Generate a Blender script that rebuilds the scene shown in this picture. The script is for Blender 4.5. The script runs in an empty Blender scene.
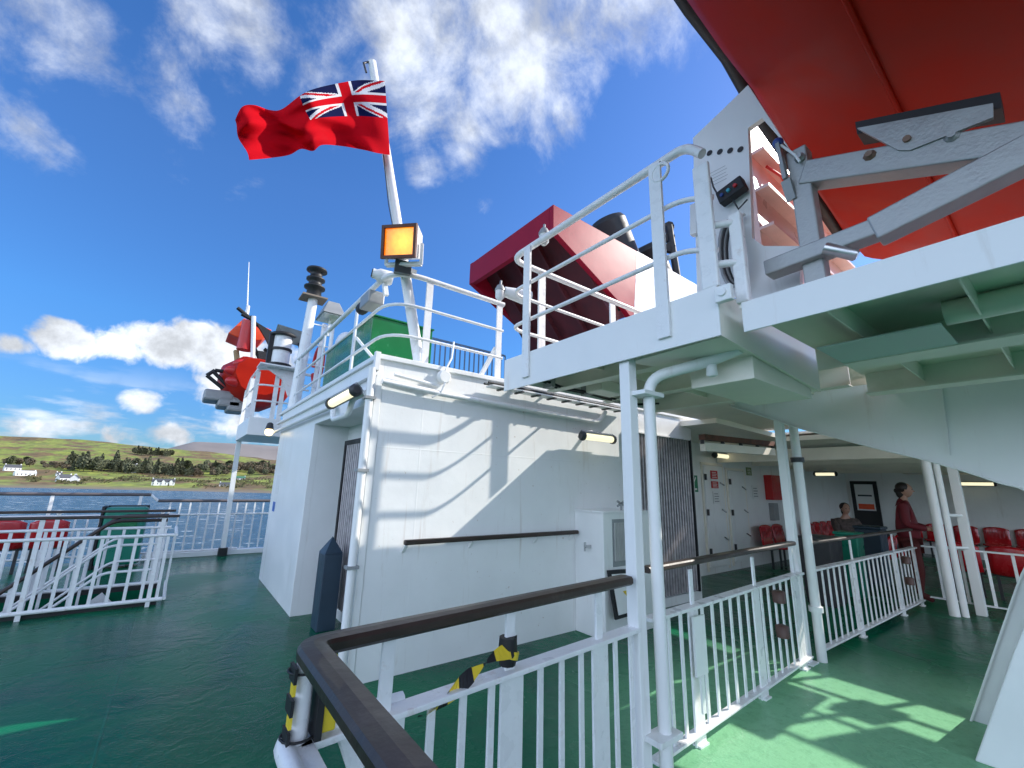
import bpy, math, random
from mathutils import Vector, Matrix
R = math.radians
random.seed(7)
sc = bpy.context.scene
col = sc.collection

# ------------------------------------------------------------------ camera
FOC, PITCH, ROLL, AZ, EYE = 430.0, R(13.2), R(1.5), R(53), 1.62
CAM = Vector((0, 0, EYE))
fwd = Vector((math.cos(AZ)*math.cos(PITCH), math.sin(AZ)*math.cos(PITCH), math.sin(PITCH)))
rt0 = Vector((math.sin(AZ), -math.cos(AZ), 0)); up0 = rt0.cross(fwd)
rt = rt0*math.cos(ROLL) + up0*math.sin(ROLL); up = up0*math.cos(ROLL) - rt0*math.sin(ROLL)
cd = bpy.data.cameras.new('camera'); cam = bpy.data.objects.new('camera', cd); col.objects.link(cam)
cd.sensor_width = 36; cd.lens = FOC/1024*36; cd.clip_start = .05; cd.clip_end = 20000
cam.matrix_world = Matrix(((rt.x, up.x, -fwd.x, CAM.x), (rt.y, up.y, -fwd.y, CAM.y), (rt.z, up.z, -fwd.z, CAM.z), (0, 0, 0, 1)))
sc.camera = cam
def at(ax, v, px, py):
    """a measured point of the photograph on the real plane x=v, y=v or z=v"""
    d = fwd + rt*((px-512)/FOC) + up*((384-py)/FOC); i = 'xyz'.index(ax)
    return CAM + d*((v-CAM[i])/d[i])
def azray(px, r, z):
    d = fwd + rt*((px-512)/FOC) + up*((384-470)/FOC); a = math.atan2(d.y, d.x)
    return Vector((r*math.cos(a), r*math.sin(a), z))

# ------------------------------------------------------------------ materials
def nt(m): return m.node_tree.nodes, m.node_tree.links
def mat(name, c, rough=.5, metal=0, vary=.08, scale=6, bump=.0, bscale=30, spec=.5, coat=0, dirt=None, dirt_amt=.5, dscale=2.5, streak=False, rvar=.1):
    m = bpy.data.materials.new(name); m.use_nodes = True; N, L = nt(m); b = N['Principled BSDF']
    tc = N.new('ShaderNodeTexCoord'); geo = N.new('ShaderNodeNewGeometry')
    no = N.new('ShaderNodeTexNoise'); no.inputs['Scale'].default_value = scale; no.inputs['Detail'].default_value = 6
    L.new(geo.outputs['Position'], no.inputs['Vector'])
    mr = N.new('ShaderNodeMapRange'); mr.inputs[1].default_value = .3; mr.inputs[2].default_value = .7
    mr.inputs[3].default_value = 1-vary; mr.inputs[4].default_value = 1+vary; L.new(no.outputs['Fac'], mr.inputs[0])
    mx = N.new('ShaderNodeVectorMath'); mx.operation = 'SCALE'; mx.inputs[0].default_value = c[:3]; L.new(mr.outputs[0], mx.inputs['Scale'])
    out = mx.outputs[0]
    if dirt:
        n2 = N.new('ShaderNodeTexNoise'); n2.inputs['Scale'].default_value = dscale; n2.inputs['Detail'].default_value = 10; n2.inputs['Roughness'].default_value = .7
        mp = N.new('ShaderNodeMapping'); mp.inputs['Scale'].default_value = (1, 1, .12) if streak else (1, 1, 1)
        if streak: n2.inputs['Scale'].default_value = dscale*4
        L.new(geo.outputs['Position'], mp.inputs[0]); L.new(mp.outputs[0], n2.inputs['Vector'])
        r2 = N.new('ShaderNodeMapRange'); r2.inputs[1].default_value = .58; r2.inputs[2].default_value = .8; r2.inputs[4].default_value = dirt_amt
        L.new(n2.outputs['Fac'], r2.inputs[0])
        mm = N.new('ShaderNodeMix'); mm.data_type = 'RGBA'; L.new(r2.outputs[0], mm.inputs[0]); L.new(out, mm.inputs[6]); mm.inputs[7].default_value = (*dirt, 1)
        out = mm.outputs[2]
    L.new(out, b.inputs['Base Color'])
    rr = N.new('ShaderNodeMapRange'); rr.inputs[1].default_value = .3; rr.inputs[2].default_value = .7
    rr.inputs[3].default_value = max(0, rough-rvar); rr.inputs[4].default_value = min(1, rough+rvar); L.new(no.outputs['Fac'], rr.inputs[0]); L.new(rr.outputs[0], b.inputs['Roughness'])
    b.inputs['Metallic'].default_value = metal; b.inputs['Specular IOR Level'].default_value = spec; b.inputs['Coat Weight'].default_value = coat
    if bump:
        n3 = N.new('ShaderNodeTexNoise'); n3.inputs['Scale'].default_value = bscale; n3.inputs['Detail'].default_value = 4
        L.new(geo.outputs['Position'], n3.inputs['Vector']); bp = N.new('ShaderNodeBump'); bp.inputs['Strength'].default_value = bump; bp.inputs['Distance'].default_value = .02
        L.new(n3.outputs['Fac'], bp.inputs['Height']); L.new(bp.outputs[0], b.inputs['Normal'])
    return m
def emis(name, c, s):
    m = bpy.data.materials.new(name); m.use_nodes = True; N, L = nt(m); b = N['Principled BSDF']
    b.inputs['Base Color'].default_value = (*c, 1); b.inputs['Emission Color'].default_value = (*c, 1); b.inputs['Emission Strength'].default_value = s; b.inputs['Roughness'].default_value = .3
    return m
W = mat('white_paint', (.83, .83, .81), .38, vary=.035, scale=2.5, bump=.12, bscale=9, dirt=(.40, .30, .20), dirt_amt=.42, dscale=1.9, streak=True)
WR = mat('white_rail_paint', (.82, .82, .81), .32, vary=.04, scale=9, bump=.15, bscale=45, dirt=(.38, .20, .10), dirt_amt=.6, dscale=9)
WC = mat('cream_soffit_paint', (.88, .82, .71), .45, vary=.05, scale=3, bump=.1, bscale=10, dirt=(.45, .40, .28), dirt_amt=.3, dscale=2)
PALE = mat('pale_green_paint', (.50, .60, .55), .45, vary=.04)
GR = mat('galvanised_steel', (.36, .37, .36), .5, metal=.5, vary=.14, scale=10, bump=.12, bscale=60, dirt=(.20, .14, .09), dirt_amt=.4, dscale=5)
DK = mat('dark_metal', (.035, .035, .038), .45, vary=.2, bump=.1)
BK = mat('black_rubber', (.012, .012, .013), .55, vary=.2)
GY = mat('grey_metal', (.30, .31, .31), .45, vary=.1, metal=.2)
STEEL = mat('stainless_steel', (.55, .55, .55), .3, metal=.9, vary=.1)
WOOD = mat('varnished_handrail_wood', (.034, .019, .013), .42, vary=.35, scale=5, bump=.08, bscale=30, dirt=(.16, .13, .11), dirt_amt=.85, dscale=1.3, coat=.08)
HULL = mat('orange_red_hull_paint', (.40, .012, .002), .5, vary=.10, scale=3, bump=.08, bscale=5, dirt=(.60, .07, .008), dirt_amt=.3, dscale=.9, spec=.12)
ORG = mat('orange_cover', (.80, .09, .02), .5, vary=.08)
REDP = mat('red_seat_plastic', (.46, .008, .015), .22, vary=.08, coat=.4)
REDC = mat('red_paint', (.55, .02, .02), .4)
MAR = mat('maroon_funnel_paint', (.26, .008, .024), .38, vary=.05, scale=3, bump=.05, bscale=4, rvar=.03, spec=.16)
MARD = mat('darker_maroon_paint', (.055, .004, .008), .6, vary=.3, scale=3)  # darker maroon for the funnel's sloped front and its ribs
GRN = mat('green_paint', (.006, .15, .045), .22, vary=.12, scale=3, bump=.05)
GRB = mat('green_bin_plastic', (.01, .20, .13), .35)
NAVY = mat('dark_blue_grey_paint', (.028, .05, .075), .4, vary=.1)
BLUE = mat('blue_grey_bars', (.10, .16, .26), .5)
YEL = mat('yellow_paint', (.75, .55, .03), .5)
GLASS = mat('lamp_glass', (.6, .62, .6), .1)
LITE = emis('lit_fluorescent_tube', (1, .92, .62), .5)
LITW = emis('lit_warm_lamp', (1, .75, .35), 2.0)
SKIN = mat('skin', (.50, .27, .19), .5, vary=.03)
HAIR = mat('dark_hair', (.02, .012, .01), .5)
JRED = mat('dark_red_jacket', (.16, .008, .016), .7)
JCAM = mat('mottled_jacket', (.10, .07, .06), .8, vary=.5, scale=25)
TRO = mat('rust_red_trousers', (.11, .014, .012), .8)
TROD = mat('dark_trousers', (.02, .022, .03), .8)
SIGNG = mat('green_sign', (.01, .20, .09), .4, vary=.0)
SIGNW = mat('white_sign', (.78, .78, .76), .4, vary=.0)
BLUEC = mat('blue_cap', (.02, .06, .25), .4)

# weld seams on plating: wall material with brick-like plate joints
def plating():
    m = W.copy(); m.name = 'white_plating'; N, L = nt(m); b = N['Principled BSDF']
    geo = N.new('ShaderNodeNewGeometry'); sp = N.new('ShaderNodeSeparateXYZ'); L.new(geo.outputs['Position'], sp.inputs[0])
    def line(sock, pos, w):
        a = N.new('ShaderNodeMath'); a.operation = 'SUBTRACT'; L.new(sock, a.inputs[0]); a.inputs[1].default_value = pos
        c = N.new('ShaderNodeMath'); c.operation = 'ABSOLUTE'; L.new(a.outputs[0], c.inputs[0])
        r = N.new('ShaderNodeMapRange'); r.interpolation_type = 'SMOOTHSTEP'; r.inputs[1].default_value = 0; r.inputs[2].default_value = w; r.inputs[3].default_value = 1; r.inputs[4].default_value = 0
        L.new(c.outputs[0], r.inputs[0]); return r.outputs[0]
    ls = [line(sp.outputs[0], 1.84, .012), line(sp.outputs[2], 1.93, .010), line(sp.outputs[0], 9.5, .012)]
    prev = ls[0]
    for l in ls[1:]:
        x = N.new('ShaderNodeMath'); x.operation = 'MAXIMUM'; L.new(prev, x.inputs[0]); L.new(l, x.inputs[1]); prev = x.outputs[0]
    n = N.new('ShaderNodeTexNoise'); n.inputs['Scale'].default_value = 1.6; n.inputs['Detail'].default_value = 1; L.new(geo.outputs['Position'], n.inputs['Vector'])
    ad = N.new('ShaderNodeMath'); ad.operation = 'MULTIPLY_ADD'; L.new(prev, ad.inputs[0]); ad.inputs[1].default_value = .09; L.new(n.outputs['Fac'], ad.inputs[2])
    bp = N.new('ShaderNodeBump'); bp.inputs['Strength'].default_value = .35; bp.inputs['Distance'].default_value = .03
    L.new(ad.outputs[0], bp.inputs['Height'])
    mpx = N.new('ShaderNodeMapping'); mpx.inputs['Scale'].default_value = (9, 9, .55); L.new(geo.outputs['Position'], mpx.inputs[0])
    dz = N.new('ShaderNodeTexNoise'); dz.inputs['Scale'].default_value = 1.3; dz.inputs['Detail'].default_value = 8; L.new(mpx.outputs[0], dz.inputs['Vector'])
    dr_ = N.new('ShaderNodeMapRange'); dr_.inputs[1].default_value = .66; dr_.inputs[2].default_value = .80; dr_.inputs[4].default_value = .45; L.new(dz.outputs['Fac'], dr_.inputs[0])
    fn_ = N.new('ShaderNodeTexNoise'); fn_.inputs['Scale'].default_value = 22; fn_.inputs['Detail'].default_value = 6; L.new(geo.outputs['Position'], fn_.inputs['Vector'])
    fr_ = N.new('ShaderNodeMapRange'); fr_.inputs[1].default_value = .70; fr_.inputs[2].default_value = .76; fr_.inputs[4].default_value = .5; L.new(fn_.outputs['Fac'], fr_.inputs[0])
    mxm = N.new('ShaderNodeMath'); mxm.operation = 'MAXIMUM'; L.new(dr_.outputs[0], mxm.inputs[0]); L.new(fr_.outputs[0], mxm.inputs[1])
    src = b.inputs['Base Color'].links[0].from_socket; rm_ = N.new('ShaderNodeMix'); rm_.data_type = 'RGBA'; L.new(mxm.outputs[0], rm_.inputs[0]); L.new(src, rm_.inputs[6]); rm_.inputs[7].default_value = (.36, .22, .12, 1); L.new(rm_.outputs[2], b.inputs['Base Color'])
    old = b.inputs['Normal'].links[0].from_node; L.new(old.outputs[0], bp.inputs['Normal']); L.new(bp.outputs[0], b.inputs['Normal'])
    return m
PL = plating()
def deck_mat():
    m = bpy.data.materials.new('green_deck_paint'); m.use_nodes = True; N, L = nt(m); b = N['Principled BSDF']
    geo = N.new('ShaderNodeNewGeometry')
    n1 = N.new('ShaderNodeTexNoise'); n1.inputs['Scale'].default_value = .9; n1.inputs['Detail'].default_value = 8; n1.inputs['Distortion'].default_value = .6; L.new(geo.outputs['Position'], n1.inputs['Vector'])
    n2 = N.new('ShaderNodeTexNoise'); n2.inputs['Scale'].default_value = 55; n2.inputs['Detail'].default_value = 3; L.new(geo.outputs['Position'], n2.inputs['Vector'])
    cr = N.new('ShaderNodeValToRGB'); e = cr.color_ramp.elements; e[0].position = .35; e[0].color = (.001, .082, .044, 1); e[1].position = .68; e[1].color = (.005, .155, .066, 1); L.new(n1.outputs['Fac'], cr.inputs[0])
    n4 = N.new('ShaderNodeTexNoise'); n4.inputs['Scale'].default_value = 14; n4.inputs['Detail'].default_value = 8; n4.inputs['Roughness'].default_value = .75; L.new(geo.outputs['Position'], n4.inputs['Vector'])
    r4 = N.new('ShaderNodeMapRange'); r4.inputs[1].default_value = .62; r4.inputs[2].default_value = .78; r4.inputs[4].default_value = .35; L.new(n4.outputs['Fac'], r4.inputs[0])
    mx = N.new('ShaderNodeMix'); mx.data_type = 'RGBA'; L.new(r4.outputs[0], mx.inputs[0]); L.new(cr.outputs[0], mx.inputs[6]); mx.inputs[7].default_value = (.07, .30, .14, 1)
    dv_ = N.new('ShaderNodeVectorMath'); dv_.operation = 'DISTANCE'; L.new(geo.outputs['Position'], dv_.inputs[0]); dv_.inputs[1].default_value = (3.9, 1.0, 0)  # pale patch painted in to brighten the deck where sunlight lands
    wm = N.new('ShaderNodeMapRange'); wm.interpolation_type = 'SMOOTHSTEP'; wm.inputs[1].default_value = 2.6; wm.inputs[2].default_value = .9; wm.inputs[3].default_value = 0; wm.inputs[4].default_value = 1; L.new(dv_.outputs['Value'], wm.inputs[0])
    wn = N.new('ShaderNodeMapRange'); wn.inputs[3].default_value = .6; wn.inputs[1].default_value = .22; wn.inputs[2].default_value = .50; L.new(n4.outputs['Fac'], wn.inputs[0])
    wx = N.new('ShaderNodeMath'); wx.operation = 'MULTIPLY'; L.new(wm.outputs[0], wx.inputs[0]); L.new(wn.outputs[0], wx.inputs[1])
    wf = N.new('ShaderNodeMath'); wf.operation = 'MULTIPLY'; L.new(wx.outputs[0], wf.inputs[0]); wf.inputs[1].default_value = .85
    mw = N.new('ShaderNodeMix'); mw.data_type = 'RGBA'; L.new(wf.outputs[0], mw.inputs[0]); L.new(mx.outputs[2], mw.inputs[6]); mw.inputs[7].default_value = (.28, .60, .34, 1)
    L.new(mw.outputs[2], b.inputs['Base Color'])
    r = N.new('ShaderNodeMapRange'); r.inputs[1].default_value = .35; r.inputs[2].default_value = .65; r.inputs[3].default_value = .13; r.inputs[4].default_value = .34; L.new(n1.outputs['Fac'], r.inputs[0]); L.new(r.outputs[0], b.inputs['Roughness']); b.inputs['Specular IOR Level'].default_value = .11
    n3 = N.new('ShaderNodeTexNoise'); n3.inputs['Scale'].default_value = 4.5; n3.inputs['Detail'].default_value = 5; n3.inputs['Distortion'].default_value = 1.2; L.new(geo.outputs['Position'], n3.inputs['Vector'])
    sp = N.new('ShaderNodeSeparateXYZ'); L.new(geo.outputs['Position'], sp.inputs[0])
    ad = N.new('ShaderNodeMath'); ad.operation = 'MULTIPLY_ADD'; L.new(n2.outputs['Fac'], ad.inputs[0]); ad.inputs[1].default_value = .32; L.new(n3.outputs['Fac'], ad.inputs[2])
    prev = ad.outputs[0]
    for s, p in ((0, -.12), (0, -1.35), (1, 5.6)):
        a = N.new('ShaderNodeMath'); a.operation = 'SUBTRACT'; L.new(sp.outputs[s], a.inputs[0]); a.inputs[1].default_value = p
        c = N.new('ShaderNodeMath'); c.operation = 'ABSOLUTE'; L.new(a.outputs[0], c.inputs[0])
        q = N.new('ShaderNodeMapRange'); q.interpolation_type = 'SMOOTHSTEP'; q.inputs[2].default_value = .012; q.inputs[3].default_value = .45; q.inputs[4].default_value = 0; L.new(c.outputs[0], q.inputs[0])
        d = N.new('ShaderNodeMath'); d.operation = 'ADD'; L.new(prev, d.inputs[0]); L.new(q.outputs[0], d.inputs[1]); prev = d.outputs[0]
    bp = N.new('ShaderNodeBump'); bp.inputs['Strength'].default_value = .45; bp.inputs['Distance'].default_value = .02; L.new(prev, bp.inputs['Height']); L.new(bp.outputs[0], b.inputs['Normal'])
    return m
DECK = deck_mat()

# ------------------------------------------------------------------ mesh builder
WLOC = {}
class MB:
    def __init__(s): s.v = []; s.f = []; s.sm = []; s.mi = []; s.cur = 0
    def add(s, vs, fs, smooth=False):
        o = len(s.v); s.v += [Vector(v) for v in vs]
        for f in fs: s.f.append([o+i for i in f]); s.sm.append(smooth); s.mi.append(s.cur)
        return s
    def box(s, x0, y0, z0, x1, y1, z1):
        x0, x1 = sorted((x0, x1)); y0, y1 = sorted((y0, y1)); z0, z1 = sorted((z0, z1))
        return s.add([(x0,y0,z0),(x1,y0,z0),(x1,y1,z0),(x0,y1,z0),(x0,y0,z1),(x1,y0,z1),(x1,y1,z1),(x0,y1,z1)],
                     [(0,3,2,1),(4,5,6,7),(0,1,5,4),(1,2,6,5),(2,3,7,6),(3,0,4,7)])
    def bar(s, p, q, w, h, ref=(0, 0, 1)):
        """box section from p to q; h is measured along ref, w across it"""
        p, q = Vector(p), Vector(q); d = (q-p).normalized(); r = Vector(ref)
        if abs(d.dot(r)) > .97: r = Vector((0, 1, 0)) if abs(d.y) < .9 else Vector((1, 0, 0))
        a = d.cross(r).normalized(); b = a.cross(d).normalized(); vs = []
        for c in (p, q):
            for i, j in ((-1,-1),(1,-1),(1,1),(-1,1)): vs.append(c+a*(w/2*i)+b*(h/2*j))
        return s.add(vs, [(0,1,2,3),(7,6,5,4),(0,4,5,1),(1,5,6,2),(2,6,7,3),(3,7,4,0)])
    def tube(s, pts, r, n=10, r2=None, caps=True):
        pts = [Vector(p) for p in pts]; m = len(pts); rings = []; prev = None
        for i, p in enumerate(pts):
            d = (pts[min(i+1, m-1)]-pts[max(i-1, 0)]).normalized()
            if prev is None:
                ref = Vector((0,0,1)) if abs(d.z) < .9 else Vector((1,0,0)); a = d.cross(ref).normalized()
            else: a = (prev-d*prev.dot(d)).normalized()
            prev = a; b = d.cross(a); rr = r if r2 is None else r+(r2-r)*i/(m-1)
            rings.append([p+(a*math.cos(2*math.pi*k/n)+b*math.sin(2*math.pi*k/n))*rr for k in range(n)])
        vs = [v for g in rings for v in g]
        fs = [(i*n+k, i*n+(k+1) % n, (i+1)*n+(k+1) % n, (i+1)*n+k) for i in range(m-1) for k in range(n)]
        s.add(vs, fs, True)
        if caps: s.add(rings[0], [tuple(range(n))[::-1]]); s.add(rings[-1], [tuple(range(n))])
        return s
    def lathe(s, base, axis, prof, n=16):
        base = Vector(base); d = Vector(axis).normalized(); ref = Vector((0,0,1)) if abs(d.z) < .9 else Vector((1,0,0))
        a = d.cross(ref).normalized(); b = d.cross(a); vs = []
        for h, r in prof: vs += [base+d*h+(a*math.cos(2*math.pi*k/n)+b*math.sin(2*math.pi*k/n))*r for k in range(n)]
        m = len(prof); fs = [(i*n+k, i*n+(k+1) % n, (i+1)*n+(k+1) % n, (i+1)*n+k) for i in range(m-1) for k in range(n)]
        s.add(vs, fs, True); s.add(vs[:n], [tuple(range(n))[::-1]]); s.add(vs[-n:], [tuple(range(n))]); return s
    def prism(s, pts, vec):
        pts = [Vector(p) for p in pts]; vec = Vector(vec); n = len(pts)
        return s.add(pts+[p+vec for p in pts], [tuple(range(n))[::-1], tuple(range(n, 2*n))]+[(i, (i+1) % n, n+(i+1) % n, n+i) for i in range(n)])
    def ball(s, c, r, n=12, sc3=(1, 1, 1)):
        vs = []; c = Vector(c)
        for i in range(1, n):
            t = math.pi*i/n
            for k in range(2*n): a = math.pi*k/n; vs.append(c+Vector((math.sin(t)*math.cos(a)*sc3[0], math.sin(t)*math.sin(a)*sc3[1], math.cos(t)*sc3[2]))*r)
        m = 2*n; fs = [(i*m+k, (i+1)*m+k, (i+1)*m+(k+1) % m, i*m+(k+1) % m) for i in range(n-2) for k in range(m)]
        vs += [c+Vector((0,0,r*sc3[2])), c-Vector((0,0,r*sc3[2]))]; t = len(vs)-2
        fs += [(t, k, (k+1) % m) for k in range(m)]+[(t+1, (n-2)*m+(k+1) % m, (n-2)*m+k) for k in range(m)]
        return s.add(vs, fs, True)
    def build(s, name, mats, parent=None, bevel=0, label=None):
        if not isinstance(mats, (list, tuple)): mats = [mats]
        if parent is not None: org = WLOC[parent.name]
        else:
            n = len(s.v); org = Vector((sum(v.x for v in s.v)/n, sum(v.y for v in s.v)/n, min(v.z for v in s.v)))
        me = bpy.data.meshes.new(name); me.from_pydata([v-org for v in s.v], [], s.f)
        for m in mats: me.materials.append(m)
        me.polygons.foreach_set('use_smooth', s.sm); me.polygons.foreach_set('material_index', s.mi); me.update()
        import bmesh
        bm = bmesh.new(); bm.from_mesh(me); bmesh.ops.recalc_face_normals(bm, faces=bm.faces); bm.to_mesh(me); bm.free()
        o = bpy.data.objects.new(name, me); col.objects.link(o)
        if parent is not None: o.parent = parent
        else: o.location = org
        WLOC[o.name] = org
        if bevel:
            bv = o.modifiers.new('bevel', 'BEVEL'); bv.width = bevel; bv.segments = 2; bv.limit_method = 'ANGLE'; bv.angle_limit = R(50)
        if label: o['label'] = label
        return o
def thing(name, label, cat, loc, group=None):
    o = bpy.data.objects.new(name, None); o.empty_display_size = .1; col.objects.link(o); o.location = loc; WLOC[o.name] = Vector(loc)
    o['label'] = label; o['category'] = cat
    if group: o['group'] = group
    return o
def tag(o, label, cat, group=None):
    o['label'] = label; o['category'] = cat
    if group: o['group'] = group
    return o
def kind(o, k='structure'): o['kind'] = k; return o
def arc(c, a, b, t0, t1, n=8):
    c, a, b = Vector(c), Vector(a), Vector(b)
    return [c+a*math.cos(t0+(t1-t0)*i/n)+b*math.sin(t0+(t1-t0)*i/n) for i in range(n+1)]
def rounded(pts, r, n=6):
    pts = [Vector(p) for p in pts]; out = [pts[0]]
    for i in range(1, len(pts)-1):
        p, a, b = pts[i], pts[i-1], pts[i+1]; da = (a-p); db = (b-p); k = min(r, da.length*.49, db.length*.49)
        s, e = p+da.normalized()*k, p+db.normalized()*k
        for j in range(n+1):
            t = j/n; out.append(s*(1-t)**2+p*(2*t*(1-t))+e*t*t)
    out.append(pts[-1]); return out
V = Vector

# ------------------------------------------------------------------ setting: deck, sea, land
m = MB(); 
# deck slab with the stair opening left out
X0, X1, Y0, Y1 = -30, 18, -9, 11.75
ox0, ox1, oy0, oy1 = -5.0, .02, 7.6, 8.62
m.box(X0, Y0, -.25, X1, oy0, 0); m.box(X0, oy1, -.25, X1, Y1, 0); m.box(ox1, oy0, -.25, X1, oy1, 0); m.box(X0, oy0, -.25, ox0, oy1, 0)
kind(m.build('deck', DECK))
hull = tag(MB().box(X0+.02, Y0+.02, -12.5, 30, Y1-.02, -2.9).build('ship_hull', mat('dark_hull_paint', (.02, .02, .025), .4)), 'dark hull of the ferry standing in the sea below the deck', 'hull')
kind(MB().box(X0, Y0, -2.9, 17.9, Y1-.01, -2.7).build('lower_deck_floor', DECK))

def sea_mat():
    m = bpy.data.materials.new('sea_water'); m.use_nodes = True; N, L = nt(m); b = N['Principled BSDF']
    geo = N.new('ShaderNodeNewGeometry')
    mp = N.new('ShaderNodeMapping'); mp.inputs['Rotation'].default_value = (0, 0, R(20)); mp.inputs['Scale'].default_value = (1, 1.6, 1); L.new(geo.outputs['Position'], mp.inputs[0])
    n = N.new('ShaderNodeTexNoise'); n.inputs['Scale'].default_value = .22; n.inputs['Detail'].default_value = 9; n.inputs['Roughness'].default_value = .65; L.new(mp.outputs[0], n.inputs['Vector'])
    n2 = N.new('ShaderNodeTexNoise'); n2.inputs['Scale'].default_value = .16; n2.inputs['Detail'].default_value = 12; n2.inputs['Roughness'].default_value = .75; L.new(mp.outputs[0], n2.inputs['Vector'])
    r = N.new('ShaderNodeMapRange'); r.inputs[1].default_value = .56; r.inputs[2].default_value = .63; r.inputs[4].default_value = .8; L.new(n2.outputs['Fac'], r.inputs[0])
    mx = N.new('ShaderNodeMix'); mx.data_type = 'RGBA'; L.new(r.outputs[0], mx.inputs[0]); mx.inputs[6].default_value = (.014, .075, .14, 1); mx.inputs[7].default_value = (.65, .70, .72, 1)
    L.new(mx.outputs[2], b.inputs['Base Color']); b.inputs['Roughness'].default_value = .22; b.inputs['IOR'].default_value = 1.33
    bp = N.new('ShaderNodeBump'); bp.inputs['Strength'].default_value = 1.0; bp.inputs['Distance'].default_value = 1.6; L.new(n.outputs['Fac'], bp.inputs['Height']); L.new(bp.outputs[0], b.inputs['Normal'])
    return m
S = 9000
kind(MB().add([(-S,-S,-12),(S,-S,-12),(S,S,-12),(-S,S,-12)], [(0,1,2,3)]).build('sea', sea_mat()))

def land_mat():
    m = bpy.data.materials.new('moor_and_pasture'); m.use_nodes = True; N, L = nt(m); b = N['Principled BSDF']; b.inputs['Roughness'].default_value = .95
    geo = N.new('ShaderNodeNewGeometry')
    def noise(s, d=8, r=.6, sc3=(1, 1, 1)):
        mp = N.new('ShaderNodeMapping'); mp.inputs['Scale'].default_value = sc3; L.new(geo.outputs['Position'], mp.inputs[0])
        n = N.new('ShaderNodeTexNoise'); n.inputs['Scale'].default_value = s; n.inputs['Detail'].default_value = d; n.inputs['Roughness'].default_value = r; L.new(mp.outputs[0], n.inputs['Vector']); return n.outputs['Fac']
    def ramp(f, els):
        c = N.new('ShaderNodeValToRGB'); e = c.color_ramp.elements
        e[0].position, e[0].color = els[0][0], (*els[0][1], 1); e[1].position, e[1].color = els[-1][0], (*els[-1][1], 1)
        for p, k in els[1:-1]: x = e.new(p); x.color = (*k, 1)
        L.new(f, c.inputs[0]); return c.outputs[0]
    G1, G2, BR, DB = (.23, .27, .035), (.17, .21, .035), (.19, .12, .045), (.10, .075, .03)
    base = ramp(noise(.012, 12, .66, (1, .55, 1)), [(.37, DB), (.46, BR), (.50, G2), (.55, G1), (.66, (.25, .22, .06))])
    det = ramp(noise(.10, 8, .7), [(.35, (.45, .45, .45)), (.65, (1.25, 1.25, 1.25))])
    mu = N.new('ShaderNodeMix'); mu.data_type = 'RGBA'; mu.blend_type = 'MULTIPLY'; mu.inputs[0].default_value = 1; L.new(base, mu.inputs[6]); L.new(det, mu.inputs[7])
    sp = N.new('ShaderNodeSeparateXYZ'); L.new(geo.outputs['Position'], sp.inputs[0])
    r = N.new('ShaderNodeMapRange'); r.inputs[1].default_value = -11.2; r.inputs[2].default_value = -9.0; r.inputs[3].default_value = 1; r.inputs[4].default_value = 0; L.new(sp.outputs[2], r.inputs[0])
    mx = N.new('ShaderNodeMix'); mx.data_type = 'RGBA'; L.new(r.outputs[0], mx.inputs[0]); L.new(mu.outputs[2], mx.inputs[6]); mx.inputs[7].default_value = (.17, .14, .10, 1)
    L.new(mx.outputs[2], b.inputs['Base Color']); return m
from mathutils import noise as mn
def shore_r(a):  # radius of the shoreline at azimuth a (degrees)
    return 480 + (a-82)*5.5
def land_h(a, r):
    d = r-shore_r(a); n = mn.noise(V((a*.12, r*.004, 0))); n2 = mn.noise(V((a*.5, r*.015, 5)))
    z = -12.4
    z += min(max(d, 0), 25)*.09
    z += min(max(d-25, 0), 330)*.050
    z += max(0, min(d-330, 900))*(.098+.00*(a-90))*max(.25, min(1, (a-50)/46))
    z += (n*6+n2*2.2)*min(1, max(0, d-30)/250)*(1+max(0, min(1, (d-350)/500)))
    if d > 1250: z -= (d-1250)*.10
    return z
vs = []; fs = []; na, nr = 170, 110
rs = [0]+[2500*(j/(nr-1))**1.8 for j in range(1, nr)]
for i in range(na):
    a = 55+75*i/(na-1)
    for j in range(nr):
        r = shore_r(a)-8+rs[j]; vs.append((r*math.cos(R(a)), r*math.sin(R(a)), land_h(a, r)))
for i in range(na-1):
    for j in range(nr-1): fs.append((i*nr+j, i*nr+j+1, (i+1)*nr+j+1, (i+1)*nr+j))
LAND = land_mat(); kind(MB().add(vs, fs, True).build('hillside', LAND))
# distant grey moor behind
vs = []; fs = []
for i in range(60):
    a = 60+40*i/59
    for j in range(12):
        r = 3400+j*200; h = -12+(285+22*mn.noise(V((a*.22, 3, 0))))*math.sin(math.pi*min(1, j/8))**.8*max(0, min(1, (98-a)/9))
        vs.append((r*math.cos(R(a)), r*math.sin(R(a)), h-1))
for i in range(59):
    for j in range(11): fs.append((i*12+j, i*12+j+1, (i+1)*12+j+1, (i+1)*12+j))
kind(MB().add(vs, fs, True).build('far_moor', mat('far_moor_heath', (.20, .18, .17), .95, vary=.15, scale=.004)))

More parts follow.
